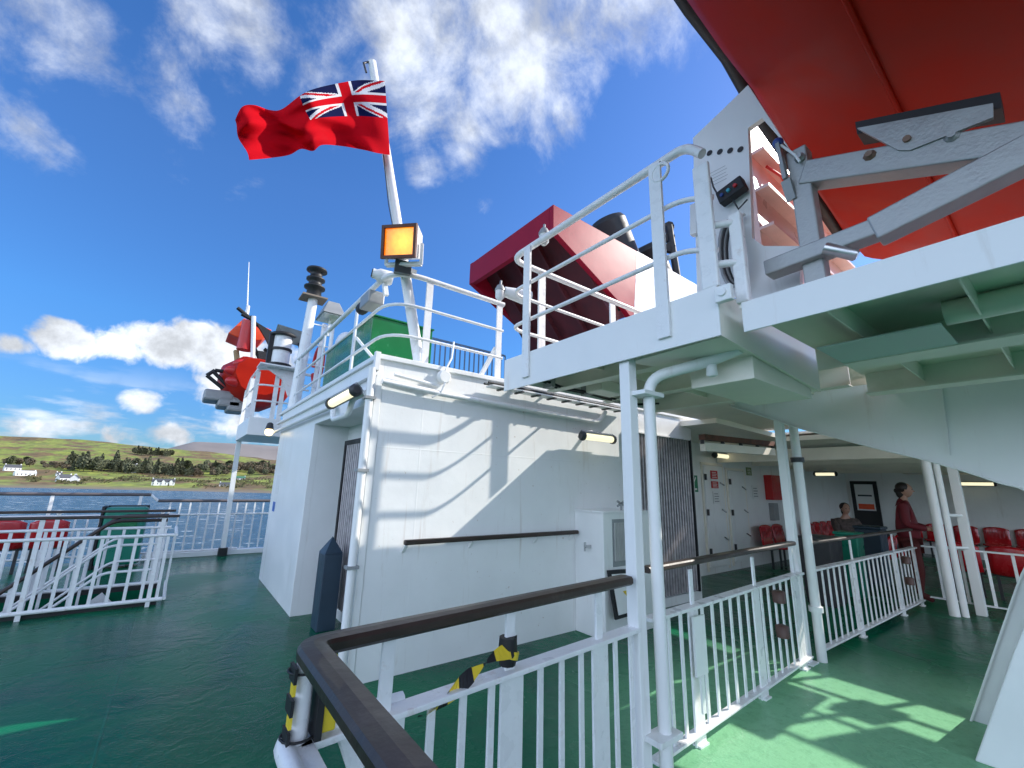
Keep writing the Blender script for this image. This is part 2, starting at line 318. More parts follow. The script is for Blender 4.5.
# ------------------------------------------------------------------ trees and shrubs on the shore
LEAF = [mat('conifer_foliage', (.10, .108, .058), .9, vary=.4, scale=.4), mat('bare_brown_foliage', (.15, .12, .075), .95, vary=.4, scale=.4), mat('gorse_foliage', (.06, .06, .02), .95, vary=.4, scale=.5)]
BARK = mat('bark', (.06, .045, .035), .9)
def tree_proto(h, w, conifer, leaf, nleaf=420):
    m = MB()
    for k in range(nleaf):
        u = random.random()
        if conifer: zz = .12+.88*u; rad = w*(1.02-zz)**.7*(.55+.45*random.random())
        else: zz = .25+.75*u; rad = w*math.sqrt(max(0, 1-((zz-.6)/.42)**2))*random.random()**.5
        rad *= 1+.35*mn.noise(V((k*.03, zz*4, h))); t = random.random()*6.283
        c = V((rad*math.cos(t), rad*math.sin(t), zz*h+random.uniform(-.2, .2))); s = w*.20*random.uniform(.6, 1.4)
        a = V((random.gauss(0, 1), random.gauss(0, 1), random.gauss(0, .7))).normalized(); b = a.orthogonal().normalized()
        m.add([c+a*s, c+b*s, c-a*s*.8, c-b*s], [(0, 1, 2), (0, 2, 3)])
    f = MB().tube([(0, 0, -.6), (0, 0, h*.5), (.05, 0, h*.92)], h*.025, 6, h*.004)
    return m, f
GROUND_TREES = 'trees in the shore wood'
protos = []
for h, w, con, li in ((17, 4.4, True, 0), (15, 6.4, False, 0), (13, 6.6, False, 1), (21, 5.2, True, 0)):
    cm, tm = tree_proto(h, w, con, li)
    t = thing('pine_tree' if con else 'broadleaf_tree', '', 'tree', (0, 0, 0)); WLOC[t.name] = V((0, 0, 0))
    c = cm.build('crown', LEAF[li], t); k = tm.build('trunk', BARK, t); protos.append((t, c, k))
used = [False]*4
TREE_LABEL = {0: 'narrow dark conifer in the shore wood', 1: 'rounded dark evergreen in the shore wood', 2: 'leafless brown tree at the edge of the shore wood', 3: 'tall dark pine standing in the shore wood'}
def put_tree(i, px, r, s=1):
    p = azray(px, r, 0); a = math.degrees(math.atan2(p.y, p.x)); z = land_h(a, r)
    if not used[i]: t = protos[i][0]; used[i] = True
    else:
        t = protos[i][0].copy(); col.objects.link(t)
        for c in protos[i][1:]: d = c.copy(); col.objects.link(d); d.parent = t
    t.location = (p.x, p.y, z); t.rotation_euler = (0, 0, random.random()*6.28); t.scale = (s, s, s*random.uniform(.85, 1.1))
    t['label'] = TREE_LABEL[i]; t['category'] = 'tree'; t['group'] = GROUND_TREES
def rof(px, d):
    p = azray(px, 100, 0); return shore_r(math.degrees(math.atan2(p.y, p.x)))+d
for k in range(60):
    px = random.uniform(68, 190); put_tree(random.choice((0, 1, 1, 3, 1)), px, rof(px, random.uniform(285, 400)), random.uniform(.7, 1.25))
for px in (143, 155, 160, 176, 128, 171): put_tree(3, px, rof(px, 300), random.uniform(.9, 1.15))
for k in range(70):
    px = random.uniform(180, 278); put_tree(random.choice((1, 2, 2, 0)), px, rof(px, random.uniform(310, 480)), random.uniform(.6, 1.1))
for k in range(9): px = random.uniform(4, 30); put_tree(random.choice((1, 2)), px, rof(px, random.uniform(340, 420)), random.uniform(.6, .9))
for k in range(16): px = random.uniform(40, 72); put_tree(2, px, rof(px, random.uniform(300, 380)), random.uniform(.35, .55))
for k in range(17): px = 131+k*2.3; put_tree(random.choice((0, 1, 3)), px, rof(px, random.uniform(800, 850)), random.uniform(.9, 1.1))
# scrub as stuff
m = MB()
for k in range(5200):
    px = random.uniform(-40, 285); d = random.choice((random.gauss(120, 22), random.gauss(190, 30), random.gauss(70, 12)))
    if mn.noise(V((px*.035, d*.012, 8))) < .06: continue
    r = rof(px, d); p = azray(px, r, 0); z = land_h(math.degrees(math.atan2(p.y, p.x)), r)
    s = random.uniform(.5, 1.5); c = V((p.x, p.y, z+random.uniform(0, 2.2))); a = V((random.gauss(0,1), random.gauss(0,1), random.gauss(0,.6))).normalized(); b = a.orthogonal().normalized()
    m.add([c+a*s, c+b*s, c-a*s, c-b*s], [(0, 1, 2), (0, 2, 3)])
kind(m.build('scrub', LEAF[2]), 'stuff')

# ------------------------------------------------------------------ cottages on the shore
CW = mat('white_harled_wall', (.78, .78, .76), .8, vary=.03); SL = mat('slate_roof', (.07, .075, .085), .7, vary=.15); CG = mat('dark_window', (.03, .035, .04), .2)
def house(px, d, w, dep, h, label, rot=0, roof=SL, wall=CW, wings=0):
    r = rof(px, d); p = azray(px, r, 0); a = math.atan2(p.y, p.x); z = land_h(math.degrees(a), r)-.4
    ex = V((math.sin(a+rot), -math.cos(a+rot), 0)); ey = V((math.cos(a+rot), math.sin(a+rot), 0))
    t = thing('cottage', label, 'house', (p.x, p.y, z)); O = V((p.x, p.y, z))
    def P(x, y, zz): return O+ex*x+ey*y+V((0, 0, zz))
    def gable(x0, x1, y0, y1, hh, rh, ax):
        m = MB(); rm = MB()
        if ax == 'x':
            pr = [P(x0, y0, 0), P(x0, y0, hh), P(x0, (y0+y1)/2, hh+rh), P(x0, y1, hh), P(x0, y1, 0)]; m.prism(pr, ex*(x1-x0))
            for s in (0, 1):
                ya = y0-.3 if s == 0 else y1+.3
                rm.prism([P(x0-.2, ya, hh-.12), P(x0-.2, (y0+y1)/2, hh+rh+.12), P(x0-.2, (y0+y1)/2, hh+rh+.35), P(x0-.2, ya, hh+.12)], ex*(x1-x0+.4))
        else:
            pr = [P(x0, y0, 0), P(x0, y0, hh), P((x0+x1)/2, y0, hh+rh), P(x1, y0, hh), P(x1, y0, 0)]; m.prism(pr, ey*(y1-y0))
            for s in (0, 1):
                xa = x0-.3 if s == 0 else x1+.3
                rm.prism([P(xa, y0-.2, hh-.12), P((x0+x1)/2, y0-.2, hh+rh+.12), P((x0+x1)/2, y0-.2, hh+rh+.35), P(xa, y0-.2, hh+.12)], ey*(y1-y0+.4))
        m.build('wall', wall, t); return rm.build('roof', roof, t)
    rf = gable(-w/2, w/2, -dep/2, dep/2, h, h*.85, 'x')
    for x in (-w/2+.6, w/2-.6): MB().box(-.45, -.35, 0, .45, .35, 1.6)
    for x in (-w/2+.6, w/2-.6):
        mc = MB(); c = P(x, 0, h*1.85-.2); mc.prism([c+ex*.5+ey*.4, c-ex*.5+ey*.4, c-ex*.5-ey*.4, c+ex*.5-ey*.4], (0, 0, 1.4)); mc.build('chimney', wall, rf)
    nw = max(2, int(w/3))
    for k in range(nw):
        x = -w/2+w*(k+.5)/nw; mc = MB(); c = P(x, -dep/2-.06, h*.32); mc.prism([c+ex*.5, c-ex*.5, c-ex*.5+V((0,0,h*.42)), c+ex*.5+V((0,0,h*.42))], ey*.05); mc.build('window', CG, t)
    for k in range(wings):
        x = -w/2+w*(k+.5)/wings; gable(x-1.4, x+1.4, -dep/2-.5, -dep/2+2, h*1.2, h*.5, 'y')
house(66.5, 95, 11, 7, 4, 'white cottage with slate roof nearest the shore on the left', .5)
house(77, 88, 7, 7, 4.2, 'gabled white house end, beside the left shore cottage', 1.4)
house(166, 60, 19, 7, 3.6, 'long white cottage with three dormers in mid shore', 0, wings=3)
house(12, 230, 14, 7, 4, 'leftmost white farmhouse high on the slope', .2)
house(26, 175, 17, 7, 3, 'low white farm building with pale roof left', .25, roof=mat('pale_roof', (.5, .52, .54), .6))
house(60, 200, 5, 5, 2.6, 'small lone white shed on the green slope', .2)
house(131, 330, 12, 9, 7.5, 'tall white house rising above the shore wood', .3, wings=1)
house(180, 345, 10, 7, 5, 'grey house among trees, left of a pair', .1, wall=mat('grey_harled_wall', (.4, .39, .37), .8))
house(190, 335, 11, 8, 5, 'grey stone house right of the wood', -.2, wall=mat('stone_wall', (.35, .33, .30), .8))
house(228, 72, 11, 6, 2.2, 'dark low cottage by the shore near the ship', .0)
house(240, 230, 16, 8, 2.6, 'green roofed long shed on the pasture', .0, roof=mat('green_roof', (.05, .16, .10), .6))

# ------------------------------------------------------------------ deckhouse
HX, HY, HZ = 1.35, 3.9, 2.75
dh = thing('deckhouse', 'white steel deckhouse with a recessed louvred doorway and flat roof, left of centre', 'deckhouse', (HX, HY, 0))
m = MB()
m.box(HX+.06, HY, 0, 4.93, HY+.08, HZ)                 # front plating
m.box(4.93, HY, 2.42, 6.62, HY+.08, HZ); m.box(6.62, HY, 0, 6.70, 4.84, HZ)
m.box(4.93, HY, 0, 6.62, HY+.08, .12)
m.build('front_wall', PL, dh)
m = MB()
m.box(HX, 4.03, 2.34, HX+.08, 6.13, HZ)                # above the recess
m.box(HX, 3.9, 0, HX+.06, 4.03, HZ)
m.box(HX, 6.13, 0, HX+.08, 8.62, HZ); m.box(HX+.08, 8.54, 0, 6, 8.62, HZ)
m.build('side_wall', W, dh, .004)
m = MB()
m.box(1.80, 4.0, 0, 1.87, 6.13, 2.34); m.box(HX+.08, 6.13, 0, 1.80, 6.20, 2.34); m.box(HX+.06, 3.99, 0, 1.80, 4.03, 2.34); m.box(HX+.08, 4.03, 2.34, 1.80, 6.13, 2.40)
m.build('recess_lining', W, dh)
m = MB(); m.box(HX-.03, HY-.03, HZ, 6.7, 8.9, HZ+.05); roof = m.build('roof', W, dh, .006)
MB().box(HX-.05, HY-.05, HZ-.12, HX-.0, HY+.0, HZ+.06).box(HX-.012, HY-.012, 0, HX+.05, HY+.05, HZ-.12).build('corner_trim', W, dh, .003)
MB().tube([(HX-.06, HY-.02, .05), (HX-.06, HY-.02, HZ-.1)], .035).build('corner_pipe', W, dh)
for z in (.9, 1.7, 2.35): MB().box(HX-.11, HY-.065, z, HX-.012, HY+.03, z+.025).build('pipe_clamp', GY, dh)
# parapet lip strips along the roof
MB().box(HX-.045, HY-.02, HZ-.16, HX-.0, 8.9, HZ-.135).build('roof_lip', W, dh)
# louvred door in the recess
def louvre(parent, x0, x1, y0, y1, z0, z1, axis, n, mt):
    """vertical louvre slats; slats are this part's pattern"""
    m = MB(); b = MB()
    if axis == 'x':
        for k in range(n):
            y = y0+(y1-y0)*(k+.5)/n; w = (y1-y0)/n; m.prism([(x0, y-w*.28, z0), (x0-.028, y-w*.28, z0), (x0-.034, y, z0), (x0, y+w*.22, z0)], (0, 0, z1-z0))
        b.box(x0+.002, y0, z0, x0+.02, y1, z1)
    else:
        for k in range(n):
            x = x0+(x1-x0)*(k+.5)/n; w = (x1-x0)/n; m.prism([(x-w*.28, y0, z0), (x-w*.28, y0-.03, z0), (x, y0-.036, z0), (x+w*.22, y0, z0)], (0, 0, z1-z0))
        b.box(x0, y0+.002, z0, x1, y0+.02, z1)
    b.build('backing', DK, parent)
    return m.build('louvre_panel', mt, parent)
LV = mat('grey_louvre_metal', (.46, .42, .42), .45, metal=.2, vary=.25, scale=12)
dr = thing('louvred_door', 'dark grey louvred door inside the deckhouse recess behind the pointed locker', 'door', (1.78, 5.5, .1))
louvre(dr, 1.78, 0, 5.0, 5.98, .15, 2.08, 'x', 13, LV)
MB().box(1.74, 4.94, .12, 1.795, 5.0, 2.14).box(1.74, 5.98, .12, 1.795, 6.04, 2.14).box(1.74, 5.0, 2.08, 1.795, 5.98, 2.14).build('door_frame', BK, dr)
sh = thing('louvred_shutter', 'large dark grey ribbed louvre shutter right of the two white posts', 'louvre', (5.78, HY, .12))
louvre(sh, 4.97, 6.58, HY+.005, 0, .14, 2.40, 'y', 24, LV)
MB().box(4.935, HY-.04, .12, 4.97, HY+.03, 2.415).build('side_post', BK, sh); MB().box(6.58, HY-.04, .12, 6.615, HY+.03, 2.415).build('side_post', BK, sh)
MB().box(4.97, HY-.05, 2.40, 6.58, HY+.02, 2.418).build('top_channel', WR, sh)
# pipes along the walls
def pipe(label, pts, r, mt=W, name='pipe', clamps=()):
    o = MB().tube(rounded(pts, r*3.5), r, 10); p = o.build(name, mt); tag(p, label, 'pipe')
    return p
a, b = at('y', 3.84, 395, 388), at('y', 3.84, 578, 419)
pipe('white conduit pipe running along the top of the deckhouse front wall', [(1.38, 3.84, 2.53), (2.0, 3.84, 2.50), (4.35, 3.84, 2.46), (4.5, 3.84, 2.62)], .028)
a, b = at('x', 1.28, 375, 398), at('x', 1.28, 270, 436)
pipe('white pipe with a low bend running over the deckhouse side recess', [(1.28, 3.95, 2.42), (1.28, 4.35, 2.42), (1.28, 4.42, 2.27), (1.28, 5.0, 2.27), (1.28, 5.05, 2.44), (1.28, 8.7, 2.44)], .03)
pipe('short stub pipe with end cap near the deckhouse corner', [(1.5, 3.86, 2.62), (1.95, 3.86, 2.58)], .018)
# handrail on the wall
hr = thing('wall_handrail', 'thin dark wooden handrail fixed to the deckhouse front wall', 'handrail', (1.75, 3.83, 1.08))
MB().bar((1.72, 3.83, 1.09), (3.93, 3.83, 1.09), .05, .045).build('rail', WOOD, hr, .012)
for x in (1.74, 2.45, 3.3, 3.85): MB().bar((x, 3.83, 1.065), (x, 3.895, 1.0), .03, .02).build('bracket', W, hr)
# cabinet projecting from the wall
cx0 = 3.95; cy = at('x', cx0, 604, 560).y
cb = thing('vent_cabinet', 'white steel cabinet with grille projecting from the wall beside the two posts', 'cabinet', (cx0, 3.9, 0))
MB().box(cx0, cy, 0, 4.85, 3.897, 1.33).build('body', W, cb, .008)
MB().box(cx0-.015, cy-.02, 1.33, 4.86, 3.897, 1.35).build('lid', W, cb, .003)
m = MB()
for k in range(16): x = 4.135+k*.029; m.bar((x, cy-.012, .80), (x, cy-.012, 1.22), .014, .016, (0, 1, 0))
m.build('grille', mat('light_grey_grille', (.5, .5, .48), .5), cb); MB().box(4.10, cy-.006, .74, 4.62, cy, 1.26).build('grille_recess', GY, cb)
MB().bar((3.95, cy+.2, .95), (3.86, cy+.2, .95), .03, .03).bar((3.86, cy+.2, .90), (3.86, cy+.2, 1.0), .02, .02).build('latch', STEEL, cb)
MB().tube([(4.4, cy+.1, 1.35), (4.4, cy+.1, 1.43)], .012).bar((4.33, cy+.1, 1.46), (4.47, cy+.1, 1.40), .02, .02).bar((4.33, cy+.1, 1.40), (4.47, cy+.1, 1.46), .02, .02).build('vent_handle', GY, cb)
nb = thing('notice_board', 'small black framed white notice leaning out from the vent cabinet front', 'sign', (4.05, cy-.05, .25))
MB().add([(3.98, cy-.03, .72), (4.42, cy-.03, .70), (4.42, cy-.12, .25), (3.98, cy-.12, .24), (3.98, cy-.01, .72), (4.42, cy-.01, .70), (4.42, cy-.10, .25), (3.98, cy-.10, .24)],
         [(0,1,2,3),(4,7,6,5),(0,4,5,1),(1,5,6,2),(2,6,7,3),(3,7,4,0)]).build('frame', BK, nb)
MB().add([(4.02, cy-.045, .68), (4.38, cy-.045, .66), (4.38, cy-.125, .29), (4.02, cy-.125, .28)], [(0,1,2,3)]).build('sheet', SIGNW, nb)
MB().add([(4.15, cy-.088, .50), (4.27, cy-.088, .50), (4.21, cy-.096, .44)], [(0,1,2)]).build('warning_mark', YEL, nb)
# pointed locker in the recess
lx, ly = 1.57, 5.50
lk = thing('pointed_locker', 'dark blue grey upright bin with a pyramid top standing in the recess', 'bin', (lx, ly, 0))
MB().box(lx-.10, ly-.13, 0, lx+.10, ly+.13, .80).build('body', NAVY, lk, .008)
MB().add([(lx-.10, ly-.13, .802), (lx+.10, ly-.13, .802), (lx+.10, ly+.13, .802), (lx-.10, ly+.13, .802), (lx, ly, .98)], [(0,1,4),(1,2,4),(2,3,4),(3,0,4),(3,2,1,0)]).build('lid', NAVY, lk)
# side signs
o = MB().box(HX-.006, 8.0, 1.38, HX-.001, 8.25, 1.68).build('notice_plate', SIGNW); tag(o, 'small pale notice plate on the far end of the deckhouse side', 'sign')
o = MB().box(HX-.006, 8.12, 1.1, HX-.001, 8.3, 1.25).build('blue_sign', mat('blue_sign', (.03, .12, .45), .4)); tag(o, 'small blue square sign below the pale notice on the deckhouse side', 'sign')

# ------------------------------------------------------------------ lamps
def tube_lamp(c, d, nrm, ln, label, lit=LITE):
    c, d, nrm = V(c), V(d).normalized(), V(nrm).normalized(); t = thing('bulkhead_lamp', label, 'lamp', c)
    e = d.cross(nrm)
    MB().bar(c-d*ln/2+nrm*.02, c+d*ln/2+nrm*.02, .12, .05, nrm).build('housing', GY, t, .015)
    pts = [c-d*(ln/2-.04)+nrm*.06, c+d*(ln/2-.04)+nrm*.06]; MB().tube(pts, .042, 12).build('diffuser', lit, t)
    for s in (-1, 1): MB().lathe(c+d*(ln/2-.03)*s+nrm*.055, d*s, [(0, .06), (.03, .06), (.05, .035)], 12).build('end_cap', DK, t)
    MB().bar(c-nrm*.1, c, .04, .03).build('bracket', W, t)
    return t
tube_lamp((1.20, 4.25, 2.44), (-.10, 1, -.10), (-.75, 0, -.65), .60, 'lit tube lamp angled on the deckhouse side above the recess')
tube_lamp((4.22, 3.78, 2.27), (1, 0, 0), (0, -.8, -.6), .60, 'lit tube lamp on the front wall left of the two posts')
tube_lamp((9.0, 4.62, 2.36), (1, 0, 0), (0, -.7, -.7), .62, 'lit tube lamp over the white weathertight door')
tube_lamp((17.3, 1.95, 1.98), (0, 1, 0), (-1, 0, -.3), .85, 'long lit tube lamp high on the far white wall right of the pipe posts')
tube_lamp((13.6, 4.2, 2.16), (0, 1, 0), (-.5, 0, -.9), .5, 'lit ceiling lamp above the seated passenger')
p = at('y', 8.75, 269, 432); t = thing('warm_lamp', 'small lit warm bulb lamp at the far end of the deckhouse pipe', 'lamp', p)
MB().ball(p, .07, 8).build('bulb', LITW, t); MB().lathe(p+V((0, 0, .05)), (0, 0, 1), [(0, .07), (.1, .05), (.12, .02)], 10).build('cap', DK, t)
t = thing('junction_disc', 'round white disc box with cable on the upper deckhouse front wall', 'junction box', (2.02, 3.83, 2.68))
MB().lathe((2.02, 3.88, 2.68), (0, -1, 0), [(0, .07), (.05, .075), (.07, .06)], 14).build('disc', W, t)
MB().tube([(2.02, 3.8, 2.62), (1.98, 3.82, 2.5), (1.9, 3.84, 2.45)], .01, 6).tube([(2.02, 3.82, 2.75), (2.1, 3.85, 2.9), (2.14, 3.9, 3.1)], .01, 6).build('cable', W, t)

# ------------------------------------------------------------------ roof guard rail
rx, ry = HX+.09, HY+.09
gr = thing('roof_guard_rail', 'white two bar guard rail round the deckhouse roof corner under the flagpole', 'railing', (rx, ry, HZ))
for z, r_ in ((3.76, .03), (3.42, .017), (3.08, .017)):
    MB().tube(rounded([(rx, 8.7, z), (rx, ry, z), (2.85, ry, z if z > 3.7 else z-.0)], .35), r_, 8).build('top_rail' if z > 3.7 else 'mid_rail', WR, gr)
for x, y in ((rx, 5.1), (rx, 6.6), (rx, 8.2), (rx+.42, ry), (rx+1.35, ry)): MB().bar((x, y, HZ+.04), (x, y, 3.75), .075, .02, (0, 1, 0) if y == ry else (1, 0, 0)).build('stanchion', WR, gr)
MB().bar((rx+.02, 5.08, 3.3), (rx+.35, 4.75, HZ+.05), .05, .03).build('brace', WR, gr)
MB().bar((rx+1.33, ry+.02, 3.2), (rx+1.33, ry+.45, HZ+.05), .05, .03).build('brace', WR, gr)

# flagpole + ensign
pb = at('y', 4.10, 419, 362); pt = at('y', 4.07, 372, 62); 
fp = thing('flagpole', 'white flagpole leaning over the deckhouse corner and carrying the ensign', 'flagpole', pb)
MB().tube([pb, pb.lerp(pt, .5), pt], .06, 14, .045).build('pole', WR, fp)
MB().tube([pt+V((-.03, 0, -.02)), pt+V((-.09, -.02, -.1)), pt+V((-.05, -.02, -.20))], .012, 6).build('halyard_block', DK, fp)
MB().tube([pt.lerp(pb, .33)+V((-.05, -.02, 0)), pt.lerp(pb, .5)+V((-.08, -.02, 0)), pt.lerp(pb, .8)+V((-.04, -.02, 0))], .005, 5).build('halyard', DK, fp)
MB().bar(pb.lerp(pt, .30)+V((-.02, 0, 0)), pb.lerp(pt, .30)+V((.0, -.2, -.1)), .12, .04).build('clamp', WR, fp)
top = [(385, 81), (362, 80), (345, 82), (317, 88), (301, 95), (282, 109), (270, 110), (254, 105), (242, 107), (235, 120)]
bot = [(390, 155), (377, 153), (364, 150), (341, 146), (322, 145), (313, 151), (301, 149), (289, 155), (270, 158), (249, 160)]
def curve(pts, u):
    x = u*(len(pts)-1); i = min(int(x), len(pts)-2); t = x-i
    g = lambda k: pts[max(0, min(len(pts)-1, k))]
    return [.5*((2*g(i)[c])+(-g(i-1)[c]+g(i+1)[c])*t+(2*g(i-1)[c]-5*g(i)[c]+4*g(i+1)[c]-g(i+2)[c])*t*t+(-g(i-1)[c]+3*g(i)[c]-3*g(i+1)[c]+g(i+2)[c])*t**3) for c in (0, 1)]
NU, NV = 190, 96
m = MB(); vs = []
for i in range(NU+1):
    u = i/NU; A, B = curve(top, u), curve(bot, u)
    for j in range(NV+1):
        v = j/NV; px = A[0]+(B[0]-A[0])*v; py = A[1]+(B[1]-A[1])*v
        px += 3*math.sin(v*5+u*9)*u*(1-v)*v*4
        dy = .11*math.sin(u*13-v*2.4)*min(1, u*3)+.035*math.sin(u*24+v*7)*min(1, u*4)+.05*u*math.sin(v*6+u*5)+.02*math.sin(v*17+u*6)*min(1, u*3)
        q = at('y', 3.92, px, py); k = (q-CAM).normalized(); vs.append(q+k*(dy*1.1/abs(k.y)))
def jack(u, v):
    X, Y = u*2, v
    if abs(X-1) < .1 or abs(Y-.5) < .1: return 0
    if abs(X-1) < .167 or abs(Y-.5) < .167: return 1
    for s in (1, -1):
        dd = ((X-1)-s*(Y-.5)*2)/math.sqrt(5)
        if abs(dd) < .10:
            lo = dd*(1 if (X < 1) else -1)*1
            return 0 if 0.0 < lo*(1) < .067 else 1
    return 2
for i in range(NU):
    for j in range(NV):
        u, v = (i+.5)/NU, (j+.5)/NV; mi = 0
        if u < .455 and v < .50: mi = jack(1-u/.455, v/.50)
        m.f.append([i*(NV+1)+j, (i+1)*(NV+1)+j, (i+1)*(NV+1)+j+1, i*(NV+1)+j+1]); m.sm.append(True); m.mi.append(mi)
m.v = vs
def cloth(name, c):
    k = mat(name, c, .85, vary=.06, scale=5, spec=.05); N, L = nt(k); b = N['Principled BSDF']; tr = N.new('ShaderNodeBsdfTranslucent'); tr.inputs[0].default_value = (*c, 1)
    mxs = N.new('ShaderNodeMixShader'); mxs.inputs[0].default_value = .35; L.new(b.outputs[0], mxs.inputs[1]); L.new(tr.outputs[0], mxs.inputs[2]); L.new(mxs.outputs[0], N['Material Output'].inputs[0]); return k
o = m.build('ensign_flag', [cloth('flag_red', (.60, .004, .012)), cloth('flag_white', (.75, .75, .75)), cloth('flag_navy', (.008, .012, .06))]); tag(o, 'red ensign flag with union canton streaming left from the flagpole', 'flag')

# floodlight (amber, lit)
fc = at('y', 3.72, 400, 242)
fl = thing('floodlight', 'square amber floodlight glowing on the roof rail corner below the flag', 'floodlight', fc)
n_ = V((-.80, -.55, -.22)).normalized(); r_ = V((0, 0, 1)).cross(n_).normalized(); u_ = n_.cross(r_)
if r_.x < 0: r_ = -r_
def oq(c, a, b, hw, hh): return [c-a*hw-b*hh, c+a*hw-b*hh, c+a*hw+b*hh, c-a*hw+b*hh]
u_ = n_.cross(r_); u_ = u_ if u_.z > 0 else -u_
rot = Matrix.Rotation(R(-6), 3, n_); r_ = rot @ r_; u_ = rot @ u_
MB().add(oq(fc, r_, u_, .19, .16)+oq(fc-n_*.20, r_, u_, .13, .12), [(0,1,2,3),(7,6,5,4),(0,4,5,1),(1,5,6,2),(2,6,7,3),(3,7,4,0)]).build('reflector_body', WR, fl)
m = MB()
for a_, b_, c_, d_ in ((-.195, -.165, .195, -.135), (-.195, .135, .195, .165), (-.195, -.135, -.165, .135), (.165, -.135, .195, .135)):
    m.prism([fc+r_*a_+u_*b_+n_*.004, fc+r_*c_+u_*b_+n_*.004, fc+r_*c_+u_*d_+n_*.004, fc+r_*a_+u_*d_+n_*.004], n_*.03)
m.build('bezel', mat('rusty_bezel', (.10, .03, .015), .6), fl)
am = bpy.data.materials.new('amber_lit_glass'); am.use_nodes = True; N, L = nt(am); b = N['Principled BSDF']; b.inputs['Base Color'].default_value = (.9, .3, .01, 1); b.inputs['Roughness'].default_value = .2
g = N.new('ShaderNodeNewGeometry'); nn = N.new('ShaderNodeTexNoise'); nn.inputs['Scale'].default_value = 26; L.new(g.outputs['Position'], nn.inputs['Vector'])
dn = N.new('ShaderNodeVectorMath'); dn.operation = 'DISTANCE'; L.new(g.outputs['Position'], dn.inputs[0]); dn.inputs[1].default_value = tuple(fc+r_*.05)
dm = N.new('ShaderNodeMapRange'); dm.inputs[1].default_value = .0; dm.inputs[2].default_value = .2; dm.inputs[3].default_value = .75; dm.inputs[4].default_value = .25; L.new(dn.outputs['Value'], dm.inputs[0])
an = N.new('ShaderNodeMath'); an.operation = 'MULTIPLY_ADD'; L.new(nn.outputs['Fac'], an.inputs[0]); an.inputs[1].default_value = .25; L.new(dm.outputs[0], an.inputs[2])
c_ = N.new('ShaderNodeValToRGB'); c_.color_ramp.elements[0].position = .38; c_.color_ramp.elements[0].color = (.75, .12, .002, 1); c_.color_ramp.elements[1].position = .85; c_.color_ramp.elements[1].color = (1.0, .55, .05, 1)
L.new(an.outputs[0], c_.inputs[0]); L.new(c_.outputs[0], b.inputs['Emission Color']); b.inputs['Emission Strength'].default_value = .75
MB().add(oq(fc+n_*.012, r_, u_, .168, .138), [(0,1,2,3)]).build('lit_glass', am, fl)
m = MB(); c0 = fc-n_*.08
m.bar(c0-r_*.2, c0-r_*.2-u_*.2, .03, .05).bar(c0+r_*.2, c0+r_*.2-u_*.2, .03, .05).bar(c0-r_*.2-u_*.2, c0+r_*.2-u_*.2, .05, .03); m.build('yoke', WR, fl)
MB().bar(c0-u_*.22, V((rx+.1, ry+.03, 3.80)), .16, .12).build('mount', DK, fl)

# rail fittings
def cam_at(p, label):
    t = thing('security_camera', label, 'camera', p); d = V((-.9, .25, .12)).normalized()
    MB().lathe(p-d*.12, d, [(0, .06), (.02, .08), (.15, .075), (.18, .055), (.22, .055)], 14).build('body', WR, t)
    MB().lathe(p+d*.10, d, [(0, .045), (.012, .045)], 12).build('lens', DK, t)
    MB().bar(p+V((.03, 0, -.05)), p+V((.06, -.02, -.22)), .05, .04).build('bracket', WR, t)
cam_at(at('x', 1.44, 382, 276), 'white camera pod pointing left on the roof rail left of the amber floodlight')
p = at('x', 1.44, 372, 302); t = thing('junction_box', 'grey box with black cable gland strapped to the roof rail above the white brace', 'junction box', p)
MB().box(p.x-.10, p.y-.18, p.z-.08, p.x+.08, p.y+.12, p.z+.07).build('box', GY, t, .015)
MB().tube([p+V((-.02, .14, 0)), p+V((-.02, .3, 0))], .07, 10).tube([p+V((0, .25, .05)), p+V((0, .36, .18)), p+V((0, .18, .2)), p+V((0, .08, .12))], .01, 6).build('cable_gland', BK, t)
p = at('x', 1.44, 331, 312); t = thing('searchlight', 'grey square floodlight facing down on the roof rail near the mast', 'floodlight', p)
MB().add([p+V(q) for q in ((-.16,-.24,-.1), (.16,-.24,-.1), (.16,.24,-.1), (-.16,.24,-.1), (-.08,-.12,.12), (.08,-.12,.12), (.08,.12,.12), (-.08,.12,.12))], [(3,2,1,0),(4,5,6,7),(0,1,5,4),(1,2,6,5),(2,3,7,6),(3,0,4,7)]).build('body', GY, t, .01)
MB().box(p.x-.14, p.y-.21, p.z-.115, p.x+.14, p.y+.21, p.z-.102).build('glass', GLASS, t); MB().bar(p+V((0, 0, .08)), p+V((0, 0, -.38)), .03, .03).build('bracket', WR, t)
p = at('x', 1.5, 298, 330)
t = thing('tilted_panel_lamp', 'small dark tilted square lamp left of the mast', 'floodlight', at('y', 9.4, 292, 335)); q = WLOC[t.name]
MB().add([q+V(k) for k in ((-.3,-.15,.12), (.2,-.2,.05), (.2,.2,-.15), (-.3,.2,-.1), (-.05,-.05,-.2))], [(0,1,2,3),(1,0,4),(2,1,4),(3,2,4),(0,3,4)]).build('hood', GY, t)
MB().bar(q+V((.15, .1, -.1)), q+V((.3, .1, -.45)), .04, .04).build('bracket', DK, t)

